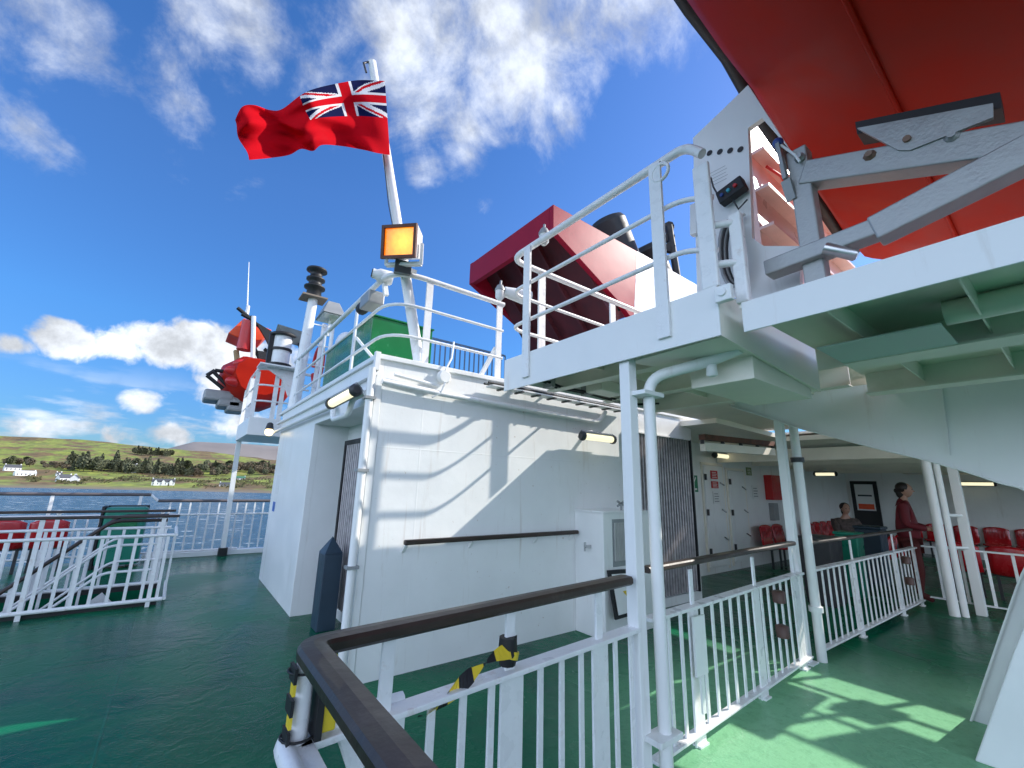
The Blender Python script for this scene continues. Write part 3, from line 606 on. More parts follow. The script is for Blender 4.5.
# navigation mast
mb_ = V((1.62, 8.45, 2.80)); mt_ = V((1.62, 8.45, at('y', 8.45, 314, 300).z)); mt_.x = at('y', 8.45, 313, 300).x; mb_.x = at('y', 8.45, 296, 390).x
ms = thing('navigation_mast', 'white pole mast with stacked black navigation lights at the roof end', 'mast', mb_)
MB().tube([mb_, mt_], .10, 14, .085).build('pole', WR, ms)
h = mt_; MB().box(h.x-.22, h.y-.2, h.z, h.x+.22, h.y+.2, h.z+.03).build('platform_plate', mat('rusty_plate', (.25, .20, .15), .7, dirt=(.25, .10, .04), dirt_amt=.8), ms)
MB().lathe(h+V((0, 0, .03)), (0, 0, 1), [(0, .14), (.18, .13), (.2, .19), (.23, .19), (.26, .12), (.34, .12), (.37, .17), (.40, .17), (.42, .11), (.54, .11), (.56, .19), (.60, .18), (.64, .05)], 16).build('navigation_light', BK, ms)
MB().tube([mb_+V((.3, .1, 0)), mt_+V((.28, .1, -.4))], .04, 8).build('conduit', WR, ms)
MB().tube([mb_+V((.45, .0, 0)), mb_+V((.5, 0, 1.6))], .02, 6).build('whip', WR, ms)
for z in (.5, .9, 1.3, 1.7): MB().bar(mb_+V((0, 0, z)), mb_+V((.45, .05, z+.02)), .02, .02).build('rung', WR, ms)
# bracket + drum
q = at('y', 9.4, 279, 366)
t = thing('drum_lamp', 'white drum lamp in black straps on the mast bracket', 'lamp', q)
MB().lathe(q, (0, 0, 1), [(0, .17), (.62, .17)], 20).build('drum', WR, t)
MB().lathe(q+V((0, 0, -.03)), (0, 0, 1), [(0, .22), (.06, .22)], 16).lathe(q+V((0, 0, .3)), (0, 0, 1), [(0, .195), (.05, .195)], 16).lathe(q+V((0, 0, .6)), (0, 0, 1), [(0, .24), (.03, .26), (.07, .20)], 16).box(q.x-.24, q.y-.06, q.z, q.x-.16, q.y+.06, q.z+.62).build('strap', BK, t)
e0 = [at('y', 9.4, *k) for k in ((266, 367), (300, 373), (296, 396), (288, 396), (282, 379))]
o = MB().prism(e0, (0, .06, 0)).box(q.x-.35, q.y-.25, q.z-.06, q.x+.45, q.y+.25, q.z-.035).build('mast_bracket', WR); tag(o, 'white curved gusset bracket reaching left from the mast', 'bracket')

# green screen box on the roof
G = [at('y', 5.2, 373, 317), at('y', 5.2, 433, 330)]
gx = G[0].x; gz = 3.68; gx2 = G[1].x
t = thing('green_locker', 'large green painted box on the deckhouse roof behind the rail', 'locker', (gx, 5.2, HZ+.05))
MB().prism([(gx, 5.2, HZ+.05), (gx2, 5.2, HZ+.05), (gx2, 5.2, gz), (gx, 5.2, gz)], (0, 2.2, 0)).build('body', GRN, t, .01)
MB().box(gx-.015, 5.18, gz, gx2+.015, 7.43, gz+.02).build('lid_edge', GRN, t, .004)
# red fire locker & white dome behind
t = thing('red_life_ring_holder', 'red rounded fitting behind the rail beside the mast', 'fitting', at('x', 1.9, 318, 365)); q = WLOC[t.name]
MB().tube(arc(q, (0, .28, 0), (0, 0, .34), 0, 5.8, 16), .06, 8).build('ring', REDC, t); MB().tube([q+V((0, 0, -1)), q+V((0, 0, .4))], .035, 8).build('holder', REDC, t)
q = at('x', 2.4, 345, 345); o = MB().ball(q, .28, 10, (.7, 1, 1)).build('satellite_dome', WR); tag(o, 'white rounded dome just left of the green box', 'dome')
# distant blue railing bars
t = thing('blue_bar_fence', 'blue grey barred fence far across the deckhouse roof', 'railing', (3, 8.2, 2.8))
A0, B0 = at('y', 8.2, 425, 338), at('y', 8.2, 505, 362); zt = 4.1
A0.z = B0.z = zt
zt = at('y', 8.2, 460, 345).z
MB().bar((A0.x, 8.2, zt), (B0.x, 8.2, zt), .03, .04).build('top_rail', BLUE, t)
for k in range(18): x = A0.x+(B0.x-A0.x)*k/17; MB().bar((x, 8.2, HZ+.05), (x, 8.2, zt), .03, .015).build('bar', BLUE, t)

# ------------------------------------------------------------------ platform P (upper walkway)
PX, PY0, PY1, PZ0, PZ1 = 2.2, 1.07, 3.04, 2.43, 2.72
pp = thing('upper_walkway', 'white steel upper walkway platform in the middle with deep edge plating', 'platform', (PX, 2, PZ0))
m = MB(); m.box(PX, PY0, PZ0, PX+.012, PY1, PZ1); m.box(PX+.012, PY1-.012, PZ0+.1, 4.4, PY1, PZ1); m.build('edge_plate', W, pp, .003)
m = MB(); m.add([(PX+.012, PY0, PZ0), (3.6, PY0, PZ0-.10), (3.6, PY0, PZ1-.02), (PX+.012, PY0, PZ1-.02), (PX+.012, PY0+.012, PZ0), (3.6, PY0+.012, PZ0-.10), (3.6, PY0+.012, PZ1-.02), (PX+.012, PY0+.012, PZ1-.02)], [(0,1,2,3),(7,6,5,4),(0,4,5,1),(1,5,6,2),(2,6,7,3),(3,7,4,0)]); m.build('side_plate', WC, pp)
MB().box(PX+.012, PY0+.012, PZ1-.03, 8.4, PY1-.012, PZ1-.004).box(4.4, PY1-.012, PZ1-.03, 8.4, 3.55, PZ1-.004).build('deck_plate', WC, pp)
m = MB()
for x in (2.75, 3.55, 4.4): m.bar((x, PY0+.02, PZ1-.12), (x, PY1-.02, PZ1-.12), .012, .17).box(x-.05, PY0+.02, PZ1-.215, x+.05, PY1-.02, PZ1-.205)
for y in (1.55, 2.35): m.box(PX+.02, y-.005, PZ1-.13, 6, y+.005, PZ1-.03)
m.build('soffit_beam', WC, pp)
m = MB(); m.box(2.62, 1.10, 2.27, 3.5, 1.5, 2.50); m.build('duct', WC, pp, .004)
MB().prism([(2.25, 1.09, 2.44), (3.58, 1.09, 2.34), (2.3, 1.75, 2.44)], (0, 0, .015)).build('gusset_plate', WC, pp)
t = thing('cable_run', 'black cables in clips under the walkway platform near the wall lamp', 'cable', (2.7, 2.9, 2.5))
for k, dy in enumerate((0, .05)): MB().tube([(2.35+.1*k, 2.86+dy, 2.58), (2.7, 2.84+dy, 2.52), (3.2, 2.86+dy, 2.53), (3.8, 2.85+dy, 2.50), (4.3, 2.88+dy, 2.58)], .012, 6).build('cable', BK, t)
for x in (2.6, 3.1, 3.6, 4.1): MB().box(x-.02, 2.82, 2.50, x+.02, 2.94, 2.62).build('clip', GY, t)
MB().box(3.0, 2.6, 2.50, 3.35, 2.80, 2.60).build('lamp_tray', WC, t, .01)
t = thing('cable_tray', 'perforated cable tray with dark cables along the top of the deckhouse wall', 'cable tray', (3.5, 3.8, 2.64))
MB().box(2.55, 3.72, 2.655, 4.9, 3.86, 2.67).build('tray', WR, t)
for k in range(3): MB().tube([(2.5, 3.74+k*.04, 2.685), (3.3, 3.75+k*.04, 2.69+.01*k), (4.1, 3.74+k*.04, 2.685), (4.8, 3.75+k*.04, 2.69)], .013, 6).build('cable', BK if k != 1 else GY, t)
for k in range(9): MB().box(2.7+k*.25, 3.715, 2.64, 2.73+k*.25, 3.87, 2.654).build('rung', DK, t)
# rail on P
pr_ = thing('walkway_guard_rail', 'white rounded three bar guard rail round the upper walkway platform in the middle', 'railing', (PX+.03, 2, PZ1))
qx = PX+.03; ya, yb = 1.08, 3.02
for z, r_ in ((3.73, .03), (3.38, .017), (3.03, .017)):
    zz = z
    pts = rounded([(qx+.0, ya+.02, z-.12), (qx, ya+.12, z-.0), (qx, yb, z), (4.35, yb, z), (4.35, 3.55, z)], .16) if z > 3.7 else rounded([(qx+.05, ya+.0, z-.06), (qx, ya+.18, z), (qx, yb, z), (4.35, yb, z), (4.35, 3.55, z)], .16)
    MB().tube(pts, r_, 10).build('top_rail' if z > 3.7 else 'mid_rail', WR, pr_)
for x, y, d in ((PX-.012, 2.72, 1), (PX-.012, 1.40, 1), (2.62, yb, 0), (3.7, yb, 0), (4.35, 3.3, 1)):
    MB().bar((x, y, PZ1-.22 if d and x < 3 else PZ1), (x, y, 3.71), .085, .02, (1, 0, 0) if d else (0, 1, 0)).build('stanchion', WR, pr_)
MB().bar((PX+.02, 1.11, PZ1), (PX+.02, 1.11, 3.53), .10, .03, (1, 0, 0)).build('gate_post', WR, pr_, .01)
MB().bar((PX+.12, .985, PZ1-.1), (PX+.12, .985, 3.17), .07, .05, (1, 0, 0)).build('gate_post', WR, pr_, .01)
MB().tube(arc((PX-.015, 1.36, 3.62), (0, -.06, 0), (0, 0, -.06), 0, 6.28, 14), .012, 6).build('lifting_eye', WR, pr_)
for z in (3.12, 2.87): MB().tube([(PX+.04, 1.10, z), (PX+.12, .99, z)], .022, 8).build('gate_bar', WR, pr_)
# bulkhead lamp glass under P rail corner
for px, py, lb in ((544, 236, 'clear glass caged lamp hanging below the walkway top rail'), (500, 292, 'white camera head on the walkway rail corner')):
    p = at('x', 2.28, px, py); t = thing('caged_lamp' if px > 520 else 'security_camera', lb, 'lamp' if px > 520 else 'camera', p)
    MB().lathe(p+V((0, 0, .07)), (0, 0, -1), [(0, .03), (.04, .05), (.06, .05)], 12).build('cap', GY, t)
    MB().lathe(p+V((0, 0, .01)), (0, 0, -1), [(0, .045), (.07, .045), (.10, .02)], 12).build('glass_globe' if px > 520 else 'camera_body', GLASS if px > 520 else WR, t)
    if px < 520: MB().lathe(p+V((.05, .0, .02)), (.9, -.3, -.1), [(0, .05), (.2, .075), (.28, .075)], 12).build('camera_hood', WR, t)
    MB().tube([p+V((0, 0, .05)), p+V((.03, .03, .14))], .012, 6).build('stem', GY, t)

# pillars
def pillar(x, y, ztop, label, z0=0):
    t = thing('deck_pillar', label, 'post', (x, y, z0)); MB().box(x-.04, y-.04, z0+.01, x+.04, y+.04, ztop).build('post', W, t, .006)
    MB().box(x-.08, y-.08, z0, x+.08, y+.08, z0+.012).build('foot_plate', W, t); return t
pillar(2.27, 1.74, 2.66, 'square white pillar holding up the walkway platform, nearest the centre')
p = thing('drain_pipe', 'white round drain pipe clamped beside the nearest square pillar, bending under the platform', 'pipe', (2.40, 1.66, 0))
MB().tube(rounded([(2.375, 1.66, .0), (2.375, 1.66, 2.33), (2.52, 1.30, 2.40), (2.52, 1.12, 2.44)], .12), .037, 12).build('pipe_run', W, p)
for z in (2.20, .28): MB().box(2.25, 1.60, z, 2.46, 1.72, z+.03).build('clamp', W, p, .004)
MB().lathe((2.52, 1.3, 2.37), (0, 0, -1), [(0, .03), (.06, .035), (.07, .02)], 8).build('plug', W, p)
pillar(5.20, 1.98, 2.40, 'square white pillar at the railing bend under the flared plate')
p = thing('drain_pipe', 'white round pipe beside the second square pillar', 'pipe', (5.36, 1.90, 0)); MB().tube([(5.36, 1.90, 0), (5.36, 1.90, 2.4)], .045, 12).build('pipe_run', W, p)
for z, w in ((.45, .05), (1.94, .05)): MB().lathe((5.36, 1.90, z), (0, 0, 1), [(0, .065), (w, .065)], 12).build('coupling' if z > 1 else 'clamp', DK if z > 1 else W, p)
f = at('z', 0, 955, 616); g_ = at('z', 0, 966, 617); h_ = at('z', 0, 982, 616)
for q, lb, rr in ((f, 'left of the pair of round white pipes by the far railing end', .06), (g_, 'right of the pair of thin white pipes by the far railing end', .04)):
    o = MB().tube([(q.x, q.y, 0), (q.x, q.y, 2.3)], rr, 12).build('drain_pipe', W); tag(o, lb, 'pipe')
t = thing('flat_pillar', 'broad flat white pillar right of the thin pipes at the far railing end', 'post', (h_.x, h_.y, 0))
MB().box(h_.x-.02, h_.y-.055, 0, h_.x+.10, h_.y+.055, 2.3).build('post', W, t, .006)
MB().tube([(f.x, f.y, .9), (h_.x, h_.y, .9)], .02, 6).build('tie_bar', W, t); MB().tube([(g_.x, g_.y, 1.35), (h_.x, h_.y, 1.35)], .025, 6).build('tie_bar', W, t)

# ------------------------------------------------------------------ main deck railing
def rail(path, name, label, plate_z=.83, hand_z=1.1, wide=(), pitch=.15, hand=(0, None), bottom=.08, wide_w=.13):
    P = [V((x, y, 0)) for x, y in path]; L_ = [0]
    for i in range(1, len(P)): L_.append(L_[-1]+(P[i]-P[i-1]).length)
    def pos(s):
        s = max(0, min(L_[-1], s))
        for i in range(1, len(P)):
            if s <= L_[i] or i == len(P)-1: t = (s-L_[i-1])/(L_[i]-L_[i-1]); return P[i-1].lerp(P[i], t), (P[i]-P[i-1]).normalized()
    t = thing(name, label, 'railing', P[0]); q = lambda z: V((0, 0, z))
    for i in range(1, len(P)):
        e = (P[i]-P[i-1]).normalized()*.0
        MB().bar(P[i-1]-e+q(plate_z), P[i]+e+q(plate_z), .085, .022).build('top_plate', WR, t, .004)
        MB().bar(P[i-1]-e+q(bottom), P[i]+e+q(bottom), .07, .018).build('bottom_plate', WR, t, .004)
    s = pitch*.6; k = 0
    while s < L_[-1]-.05:
        if min([abs(s-w) for w in wide]+[9]) > .07:
            p, d = pos(s); MB().bar(p+q(bottom+.01), p+q(plate_z-.012), .034, .012, d.cross(V((0, 0, 1)))).build('baluster', WR, t, .003)
        s += pitch
    for w in wide:
        p, d = pos(w); nrm = d.cross(V((0, 0, 1)))
        MB().bar(p+q(.0), p+q(plate_z-.012), wide_w, .014, nrm).build('stanchion', WR, t, .003)
        MB().box(p.x-.05, p.y-.03, 0, p.x+.05, p.y+.03, .012).build('foot', WR, t)
        if hand[1] is None or hand[0] <= w <= hand[1]: MB().bar(p+q(plate_z+.012), p+q(hand_z-.03), .045, .014, nrm).build('handrail_post', WR, t, .003)
    return t, pos, L_
# near leg (towards the camera) and long leg
A = (.42, 1.60)
n1, pos1, L1 = rail([(.42, .25), A, (2.25, 1.74)], 'deck_railing', 'white balustrade in the foreground with dark wood handrail turning a corner at the lower left', wide=(1.35+.30, 1.35+.88, 1.35+1.50), pitch=.145, hand=(9, 9))
for x in (.70, 1.28, 1.91): y = 1.60+.14*(x-.42)/1.83; MB().bar((x, y, .84), (x, y, 1.07), .05, .016, (0, 1, 0)).build('handrail_post', WR, n1, .003)
def handrail(pts, parent, w=.092, h=.05, z=1.1):
    pts = rounded([V((x, y, z)) for x, y in pts], .07, 6); m = MB(); ring = []
    n = len(pts)
    prof = [(-.5, -.25), (-.5, .2), (-.40, .44), (.0, .5), (.40, .44), (.5, .2), (.5, -.25), (.36, -.5), (-.36, -.5)]
    for i, p in enumerate(pts):
        d = (pts[min(i+1, n-1)]-pts[max(i-1, 0)]).normalized(); a = d.cross(V((0, 0, 1)))
        ring.append([p+a*(u*w)+V((0, 0, v*h)) for u, v in prof])
    k = len(prof); m.add([v for g in ring for v in g], [(i*k+j, i*k+(j+1) % k, (i+1)*k+(j+1) % k, (i+1)*k+j) for i in range(n-1) for j in range(k)])
    m.add(ring[0], [tuple(range(k))]); m.add(ring[-1], [tuple(range(k))[::-1]])
    return m.build('handrail', WOOD, parent, .006)
handrail([(.42, .25), (.42, 1.60), (2.18, 1.735)], n1)
MB().tube([(.42, 1.60, .84), (.42, 1.60, 1.07)], .028, 10).build('corner_post', WR, n1)
MB().tube(rounded([(.385, 1.3, .83), (.385, 1.69, .83), (.8, 1.69, .83)], .12), .03, 8).build('corner_bend', WR, n1)
MB().bar((.62, 1.60, .70), (.47, 1.66, 1.06), .05, .05).build('curved_stay', WR, n1, .01)
t = thing('hazard_pad', 'black and yellow striped edge guard strapped round the foreground railing corner post', 'edge guard', (.42, 1.6, .84))
m = MB(); 
for k in range(5):
    m.cur = 1 if k in (1, 3) else 0; z = .845+k*.043; m.box(.378, 1.55, z+.012*m.cur, .387, 1.585 if m.cur else 1.62, z+.043)
m.build('guard_strip', [BK, YEL], t)
MB().box(.455, 1.545, .85, .475, 1.66, 1.065).build('guard_strip', BK, t)
MB().box(.476, 1.56, .86, .52, 1.63, .95).box(.476, 1.60, .99, .52, 1.66, 1.06).build('foam_block', YEL, t, .006)
for z in (.86, 1.04): MB().tube(arc((.42, 1.6, z), (.05, 0, 0), (0, .05, 0), 0, 6.283, 16), .004, 5).build('tie_wire', BK, t)
# second section beyond the pillar
n2, pos2, L2 = rail([(2.45, 1.80), (5.15, 1.93)], 'deck_railing', 'white balustrade between the two square pillars with a dark wood handrail', wide=(.55, 1.60, 2.55), pitch=.148)
handrail([(2.45, 1.80), (5.05, 1.93)], n2, w=.07, h=.04, z=1.12)
o = MB().box(2.92, 1.775, .42, 3.06, 1.79, .78).box(2.96, 1.772, .20, 3.0, 1.785, .42).build('latch_plate', W); tag(o, 'pale screwed latch plate on the middle balustrade stanchion', 'plate')
n3, pos3, L3 = rail([(5.45, 1.93), (9.3, 1.84)], 'deck_railing', 'white balustrade running away beyond the second square pillar to the far corner', wide=(1.20, 2.85, 3.80), pitch=.165)
handrail([(5.45, 1.93), (9.3, 1.84)], n3, w=.06, h=.035, z=1.10)
n4, pos4, L4 = rail([(9.38, 1.76), (9.38, -1.2)], 'deck_railing', 'open white railing without handrail going right from the far corner', wide=(), pitch=.26, plate_z=.86, bottom=.13)
BROWN = mat('brown_hinge', (.10, .05, .04), .5)
for (x, y), lb in (((4.45, 1.86), 'pair of brown drum hinges on the balustrade left of the second pillar'), ((8.55, 1.80), 'pair of grey brown drum hinges near the far railing corner')):
    t = thing('gate_hinge', lb, 'hinge', (x, y, .4))
    for z in (.38, .66): MB().lathe((x, y, z), (0, 0, 1), [(0, .05), (.09, .055), (.10, .03)], 12).build('hinge_drum', BROWN, t)

# hazard tape
m = MB(); pts = [at('y', 1.63, *k) for k in ((517, 642), (512, 650), (495, 655), (480, 668), (466, 680), (452, 694), (438, 708), (425, 716), (418, 716))]
pts = rounded(pts, .05, 4); n = len(pts)
for i in range(n-1):
    p, q = pts[i], pts[i+1]; t0, t1 = i*.28, (i+1)*.28
    w = .03; a0 = V((.25*math.sin(t0), math.sin(t0)*.8, math.cos(t0*.5)))*w; a1 = V((.25*math.sin(t1), math.sin(t1)*.8, math.cos(t1*.5)))*w
    m.cur = (i//4) % 2; m.add([p-a0, q-a1, q+a1, p+a0], [(0, 1, 2, 3)])
m.cur = 0; m.lathe((1.27, 1.665, .86), (0, 0, 1), [(0, .035), (.04, .045), (.11, .04)], 10); m.cur = 1; m.lathe((1.27, 1.665, .89), (.3, 0, 1), [(0, .046), (.03, .046)], 10)
tag(m.build('hazard_tape', [BK, YEL]), 'twisted yellow and black hazard tape tied to the foreground railing', 'tape')

# ------------------------------------------------------------------ platform Q with the davit and lifeboat
QX = 2.25
qq = thing('boat_platform', 'white edged lifeboat platform overhead at the right with beams below', 'platform', (QX, 0, 2.42))
MB().box(QX-.02, -2.6, 2.425, QX-.008, .965, 2.59).build('edge_plate', W, qq, .003)
MB().box(QX-.008, -2.6, 2.565, 5.4, .98, 2.585).build('deck_plate', WC, qq)
m = MB()
for x, d in ((3.25, .16), (4.3, .16)): m.box(x-.005, -2.6, 2.565-d, x+.005, .96, 2.565)
m.build('web_beam', WC, qq)
m = MB(); m.box(3.15, -2.6, 2.393, 3.36, .80, 2.405); m.box(4.22, -2.6, 2.393, 4.38, .96, 2.405); m.build('beam_flange', WC, qq)
MB().box(2.72, .30, 2.40, 3.15, .80, 2.408).build('flange_plate', PALE, qq)
m = MB()
for y in (.62, .18, -.35, -.9): m.box(QX, y-.004, 2.45, 4.3, y+.004, 2.565)
m.build('stiffener', WC, qq)
MB().tube([(2.9, .3, 2.50), (2.9, -2, 2.50)], .06, 10).build('underside_pipe', WC, qq)

# flared arch plate at x = 5
ar = thing('flared_plate', 'large flared white plate with curved lower rim sweeping down at the right', 'bulkhead', (5, 0, 0))
rim = [at('x', 5.0, *k) for k in ((731, 407), (760, 416), (800, 429), (842, 440), (880, 450), (926, 461), (970, 474), (1000, 484), (1024, 491))]
rim = [V((5, p.y, p.z)) for p in rim]+[V((5, .25, 1.52)), V((5, .28, 1.36)), V((5, .42, 1.08)), V((5, .57, .70)), V((5, .84, .0))]
rim2 = []
for i in range(len(rim)-1):
    for k in range(4): c = curve([(p.y, p.z) for p in rim], (i+k/4)/(len(rim)-1)); rim2.append(V((5, c[0], c[1])))
rim2.append(rim[-1])
outer = [V((5, -3.4, 0)), V((5, -3.4, 2.62)), V((5, rim[0].y, 2.62))]
m = MB(); n = len(rim2)
m.prism(rim2+outer, (.012, 0, 0)); m.build('plate', W, ar)
m = MB(); vs = []
for i, p in enumerate(rim2): 
    d = (rim2[min(i+1, n-1)]-rim2[max(i-1, 0)]).normalized(); a = V((0, -d.z, d.y)); 
    e_ = -.03; vs += [p+V((e_, 0, 0)), p+V((.22, 0, 0)), p+V((.22, 0, 0))-a*.014, p+V((e_, 0, 0))-a*.014]
m.add(vs, [(i*4+j, i*4+(j+1) % 4, (i+1)*4+(j+1) % 4, (i+1)*4+j) for i in range(n-1) for j in range(4)], True)
m.build('rim_flange', W, ar)
MB().bar((4.985, .62, 2.6), (4.985, .66, 1.95), .02, .01).build('weld_strip', W, ar)
MB().prism([(4.98, .735, .0), (4.98, .46, .70), (4.98, .29, 1.10), (4.98, .20, 1.5), (4.98, -1.4, 1.5), (4.98, -1.4, 0)], (-.70, 0, 0)).build('buttress_box', W, ar, .01)
MB().prism([(4.98, .72, 0), (4.98, .50, .55), (4.98, .40, .55), (4.98, .62, 0)], (-.04, 0, 0)).build('doubler_plate', W, ar)
# deck plate above the plate
kind(MB().box(5.45, .62, 2.60, 6.95, PY0, 2.64).box(6.95, .24, 2.60, 8.0, PY0, 2.64).box(8.0, .85, 2.60, 8.5, PY0, 2.64).build('upper_deck', WC))
kind(MB().box(8.55, -3, 2.62, 17.4, 3.3, 2.66).build('upper_deck_forward', WC))

ur = thing('added_upper_railing', 'added unseen white railing on the upper deck above the flared plate, casting shadows on the green deck', 'railing', (8.62, 0, 2.66))  # out of view, added for the bar shadows on the deck below
for z in (3.0, 3.35, 3.72): MB().tube([(8.62, -1.8, z), (8.62, .75, z)], .022, 8).build('rail_bar', WR, ur)
for y in (-1.5, -.95, -.25, .35): MB().bar((8.62, y, 2.66), (8.62, y, 3.72), .06, .02, (1, 0, 0)).build('stanchion', WR, ur)
MB().box(8.60, -1.10, 3.20, 8.66, -.48, 3.68).build('shadow_board', W, ur); MB().box(8.55, -.42, 2.98, 8.70, -.12, 3.20).build('shadow_box', GY, ur)  # unseen board and box, added to cast solid shadows on the deck
# davit cradle frame, x=2.6 plane
dv = thing('boat_davit', 'galvanised steel boat cradle with post, two beams and bolts below the lifeboat', 'davit', (2.6, .7, 2.59))
MB().bar((2.6, .715, 2.59), (2.6, .715, 3.56), .10, .10, (1, 0, 0)).build('post', GR, dv, .008)
u0, u1 = at('x', 2.6, 815, 172), at('x', 2.6, 1060, 133)
u0.y = .70
MB().bar(u0, at('x', 2.6, 1120, 128), .12, .135).build('upper_beam', GR, dv, .008)
l0 = at('x', 2.56, 768, 271); l1 = at('x', 2.56, 842, 247); l2 = at('x', 2.56, 890, 225); l3 = at('x', 2.56, 1080, 128)
MB().bar(l0, l2, .11, .09, (0, 0, 1)).build('lower_beam', GR, dv, .008)
MB().bar(l2.lerp(l1, .3)+V((-.003, 0, -.004)), l3, .116, .13, (0, 0, 1)).build('lower_beam', GR, dv, .008)
bl = at('x', 2.50, 905, 150)
for px, py in ((908, 141), (870, 156), (952, 137), (1008, 169), (800, 158)):
    c = at('x', 2.545, px, py); MB().lathe(c, (-1, 0, 0), [(0, .028), (.008, .028), (.012, .016), (.03, .016)], 8).build('bolt', mat('rusty_bolt', (.22, .14, .10), .6, metal=.4) if px in (908, 870) else GR, dv)
MB().lathe(at('x', 2.5, 825, 248), (.2, -.7, -.5), [(0, .03), (.14, .03), (.15, .02)], 10).build('hinge_pin', STEEL, dv)
pd = [at('x', 2.53, *k) for k in ((857, 128), (993, 103), (993, 117), (910, 150), (898, 150))]
MB().prism(pd, (.02, 0, 0)).build('pad_plate', GR, dv)
pk = [at('x', 2.56, *k) for k in ((855, 122), (1000, 92), (1002, 108), (857, 134))]
MB().prism(pk, (.12, 0, 0)).build('rubber_pad', BK, dv)

# lifeboat: keel along X; lofted hull sections
hb = thing('lifeboat', 'orange red lifeboat overhead at the top right seen from below', 'lifeboat', (3.5, 0, 3.4))
def gun(x):   # left gunwale edge measured along the boat
    pts = [(at('y', 1.12, *k)) for k in ((640, -90), (698, 0), (735, 50), (768, 111), (800, 160), (826, 200), (843, 228))]
    return pts
gp = gun(0); gp = [gp[0]+V((-.9, .0, .3))]+gp
secs = []
def lerp(a, b, t): return a+(b-a)*t
for i, g0 in enumerate(gp):
    t = i/(len(gp)-1); g0 = V(g0)
    taper = 1-.30*t**3
    yk = -.75; halfw = g0.y-yk
    zk = g0.z-.95-.02*i
    zk = lerp(3.28, 3.32, t)+ (g0.z-4.4)*.25
    ring = []
    for s in (1, -1):
        prof = [(1, 1), (.985, .86), (.93, .62), (.90, .575), (.62, .26), (.57, .245), (.32, .10), (.28, .07), (.03, .0)]
        pts = [V((g0.x+(.0 if s > 0 else 0), yk+s*halfw*u*(1 if s > 0 else 1), zk+(g0.z-zk)*v)) for u, v in prof]
        ring += pts if s > 0 else pts[::-1]
    secs.append(ring)
# close the bow: a last section pulled to the stem
last = secs[-1]; secs.append([V((p.x+.9, -.75+(p.y+.75)*.55, p.z*.6+4.2*.4)) for p in last]); secs.append([V((last[0].x+1.5, -.75+(p.y+.75)*.06, 3.9+(p.z-3.9)*.5)) for p in last])
m = MB(); k = len(secs[0]); m.add([v for g in secs for v in g], [(i*k+j, i*k+j+1, (i+1)*k+j+1, (i+1)*k+j) for i in range(len(secs)-1) for j in range(k-1)], True)
m.build('hull', HULL, hb, .012)
m = MB(); tp = []
for g in secs: a_, b_ = g[0], g[-1]; tp.append((a_, a_.lerp(b_, .2)+V((0, 0, .75)), a_.lerp(b_, .8)+V((0, 0, .75)), b_))
m.add([v for g in tp for v in g], [(i*4+j, i*4+j+1, (i+1)*4+j+1, (i+1)*4+j) for i in range(len(tp)-1) for j in range(3)]+[(0, 1, 2, 3)]); m.build('canopy', ORG, hb)
m = MB().tube([g[0]+V((0, .05, -.02)) for g in secs[:-1]], .062, 8); m.build('fender', BK, hb)
# longitudinal strakes
for jj in (5, 12):
    m = MB().tube([g[jj]+V((0, .0, -.012)) for g in secs[:-2]], .013, 6); m.build('strake', HULL, hb)
m = MB()
p = at('x', 2.62, 1010, 3); MB().box(p.x-.2, p.y-.12, p.z-.1, p.x+.3, p.y+.1, p.z+.05).build('fitting', DK, hb, .02)
p = at('x', 2.3, 765, 3); MB().box(p.x-.1, p.y-.10, p.z-.03, p.x+.1, p.y+.05, p.z+.04).build('blue_cap', BLUEC, hb, .01)
p1 = at('x', 2.5, 780, 205); 
# hanging line / blue cap by gunwale
t = thing('boat_painter', 'blue capped grey strop and rope hanging from the lifeboat gunwale beside the post', 'rope', at('x', 2.5, 780, 142))
q0, q1, q2 = at('x', 2.52, 778, 143), at('x', 2.52, 786, 180), at('x', 2.52, 790, 195); 
MB().ball(q0, .03, 8).build('cap', BLUEC, t)
MB().bar(q0, q1, .05, .02).bar(q1, at('x', 2.55, 792, 200), .05, .02).build('strop', GY, t); MB().tube([q0, at('x', 2.52, 795, 155), at('x', 2.52, 800, 162)], .008, 6).build('rope', WR, t)

# perforated davit side plate with window cut-out
dp = thing('davit_plate', 'tall white davit side plate with four bolt holes and an oblong cut-out', 'davit', (2.75, 1.1, 2.6))
XP = 2.72
def q3(px, py, x=XP): return at('x', x, px, py)
outl = [(695, 300), (693, 138), (747, 86), (775, 118)]
m = MB()
m.prism([q3(697, 292), q3(693, 138), q3(720, 112), q3(748, 128), q3(752, 238), q3(764, 246), q3(764, 300)], (.04, 0, 0))
m.prism([q3(720, 112), q3(748, 85), q3(790, 150), q3(762, 118), q3(748, 128)], (.04, 0, 0))
m.prism([q3(764, 246), q3(800, 246), q3(800, 300), q3(764, 300)], (.04, 0, 0))
m.build('plate', W, dp)
for k in range(4): c = q3(709.5+k*10.3, 153-k*1.2, XP-.002); MB().lathe(c, (-1, 0, 0), [(0, .021), (.002, .021)], 12).build('bolt_hole', BK, dp)
MB().bar(q3(695, 205, XP-.02), q3(695, 235, XP-.02), .05, .05).build('bracket', W, dp)
c = q3(719, 176, XP-.003); m = MB()
for k in range(5): m.add([c+V((0, .06, .06-.026*k)), c+V((0, -.05-.01*(k % 2), .055-.026*k)), c+V((0, -.05-.01*(k % 2), .052-.026*k)), c+V((0, .06, .057-.026*k))], [(0, 1, 2, 3)])
m.build('stencilled_notes', GY, dp)
t = thing('control_box', 'small black control box with red and blue buttons chained to the davit plate', 'control box', q3(732, 193, XP-.06))
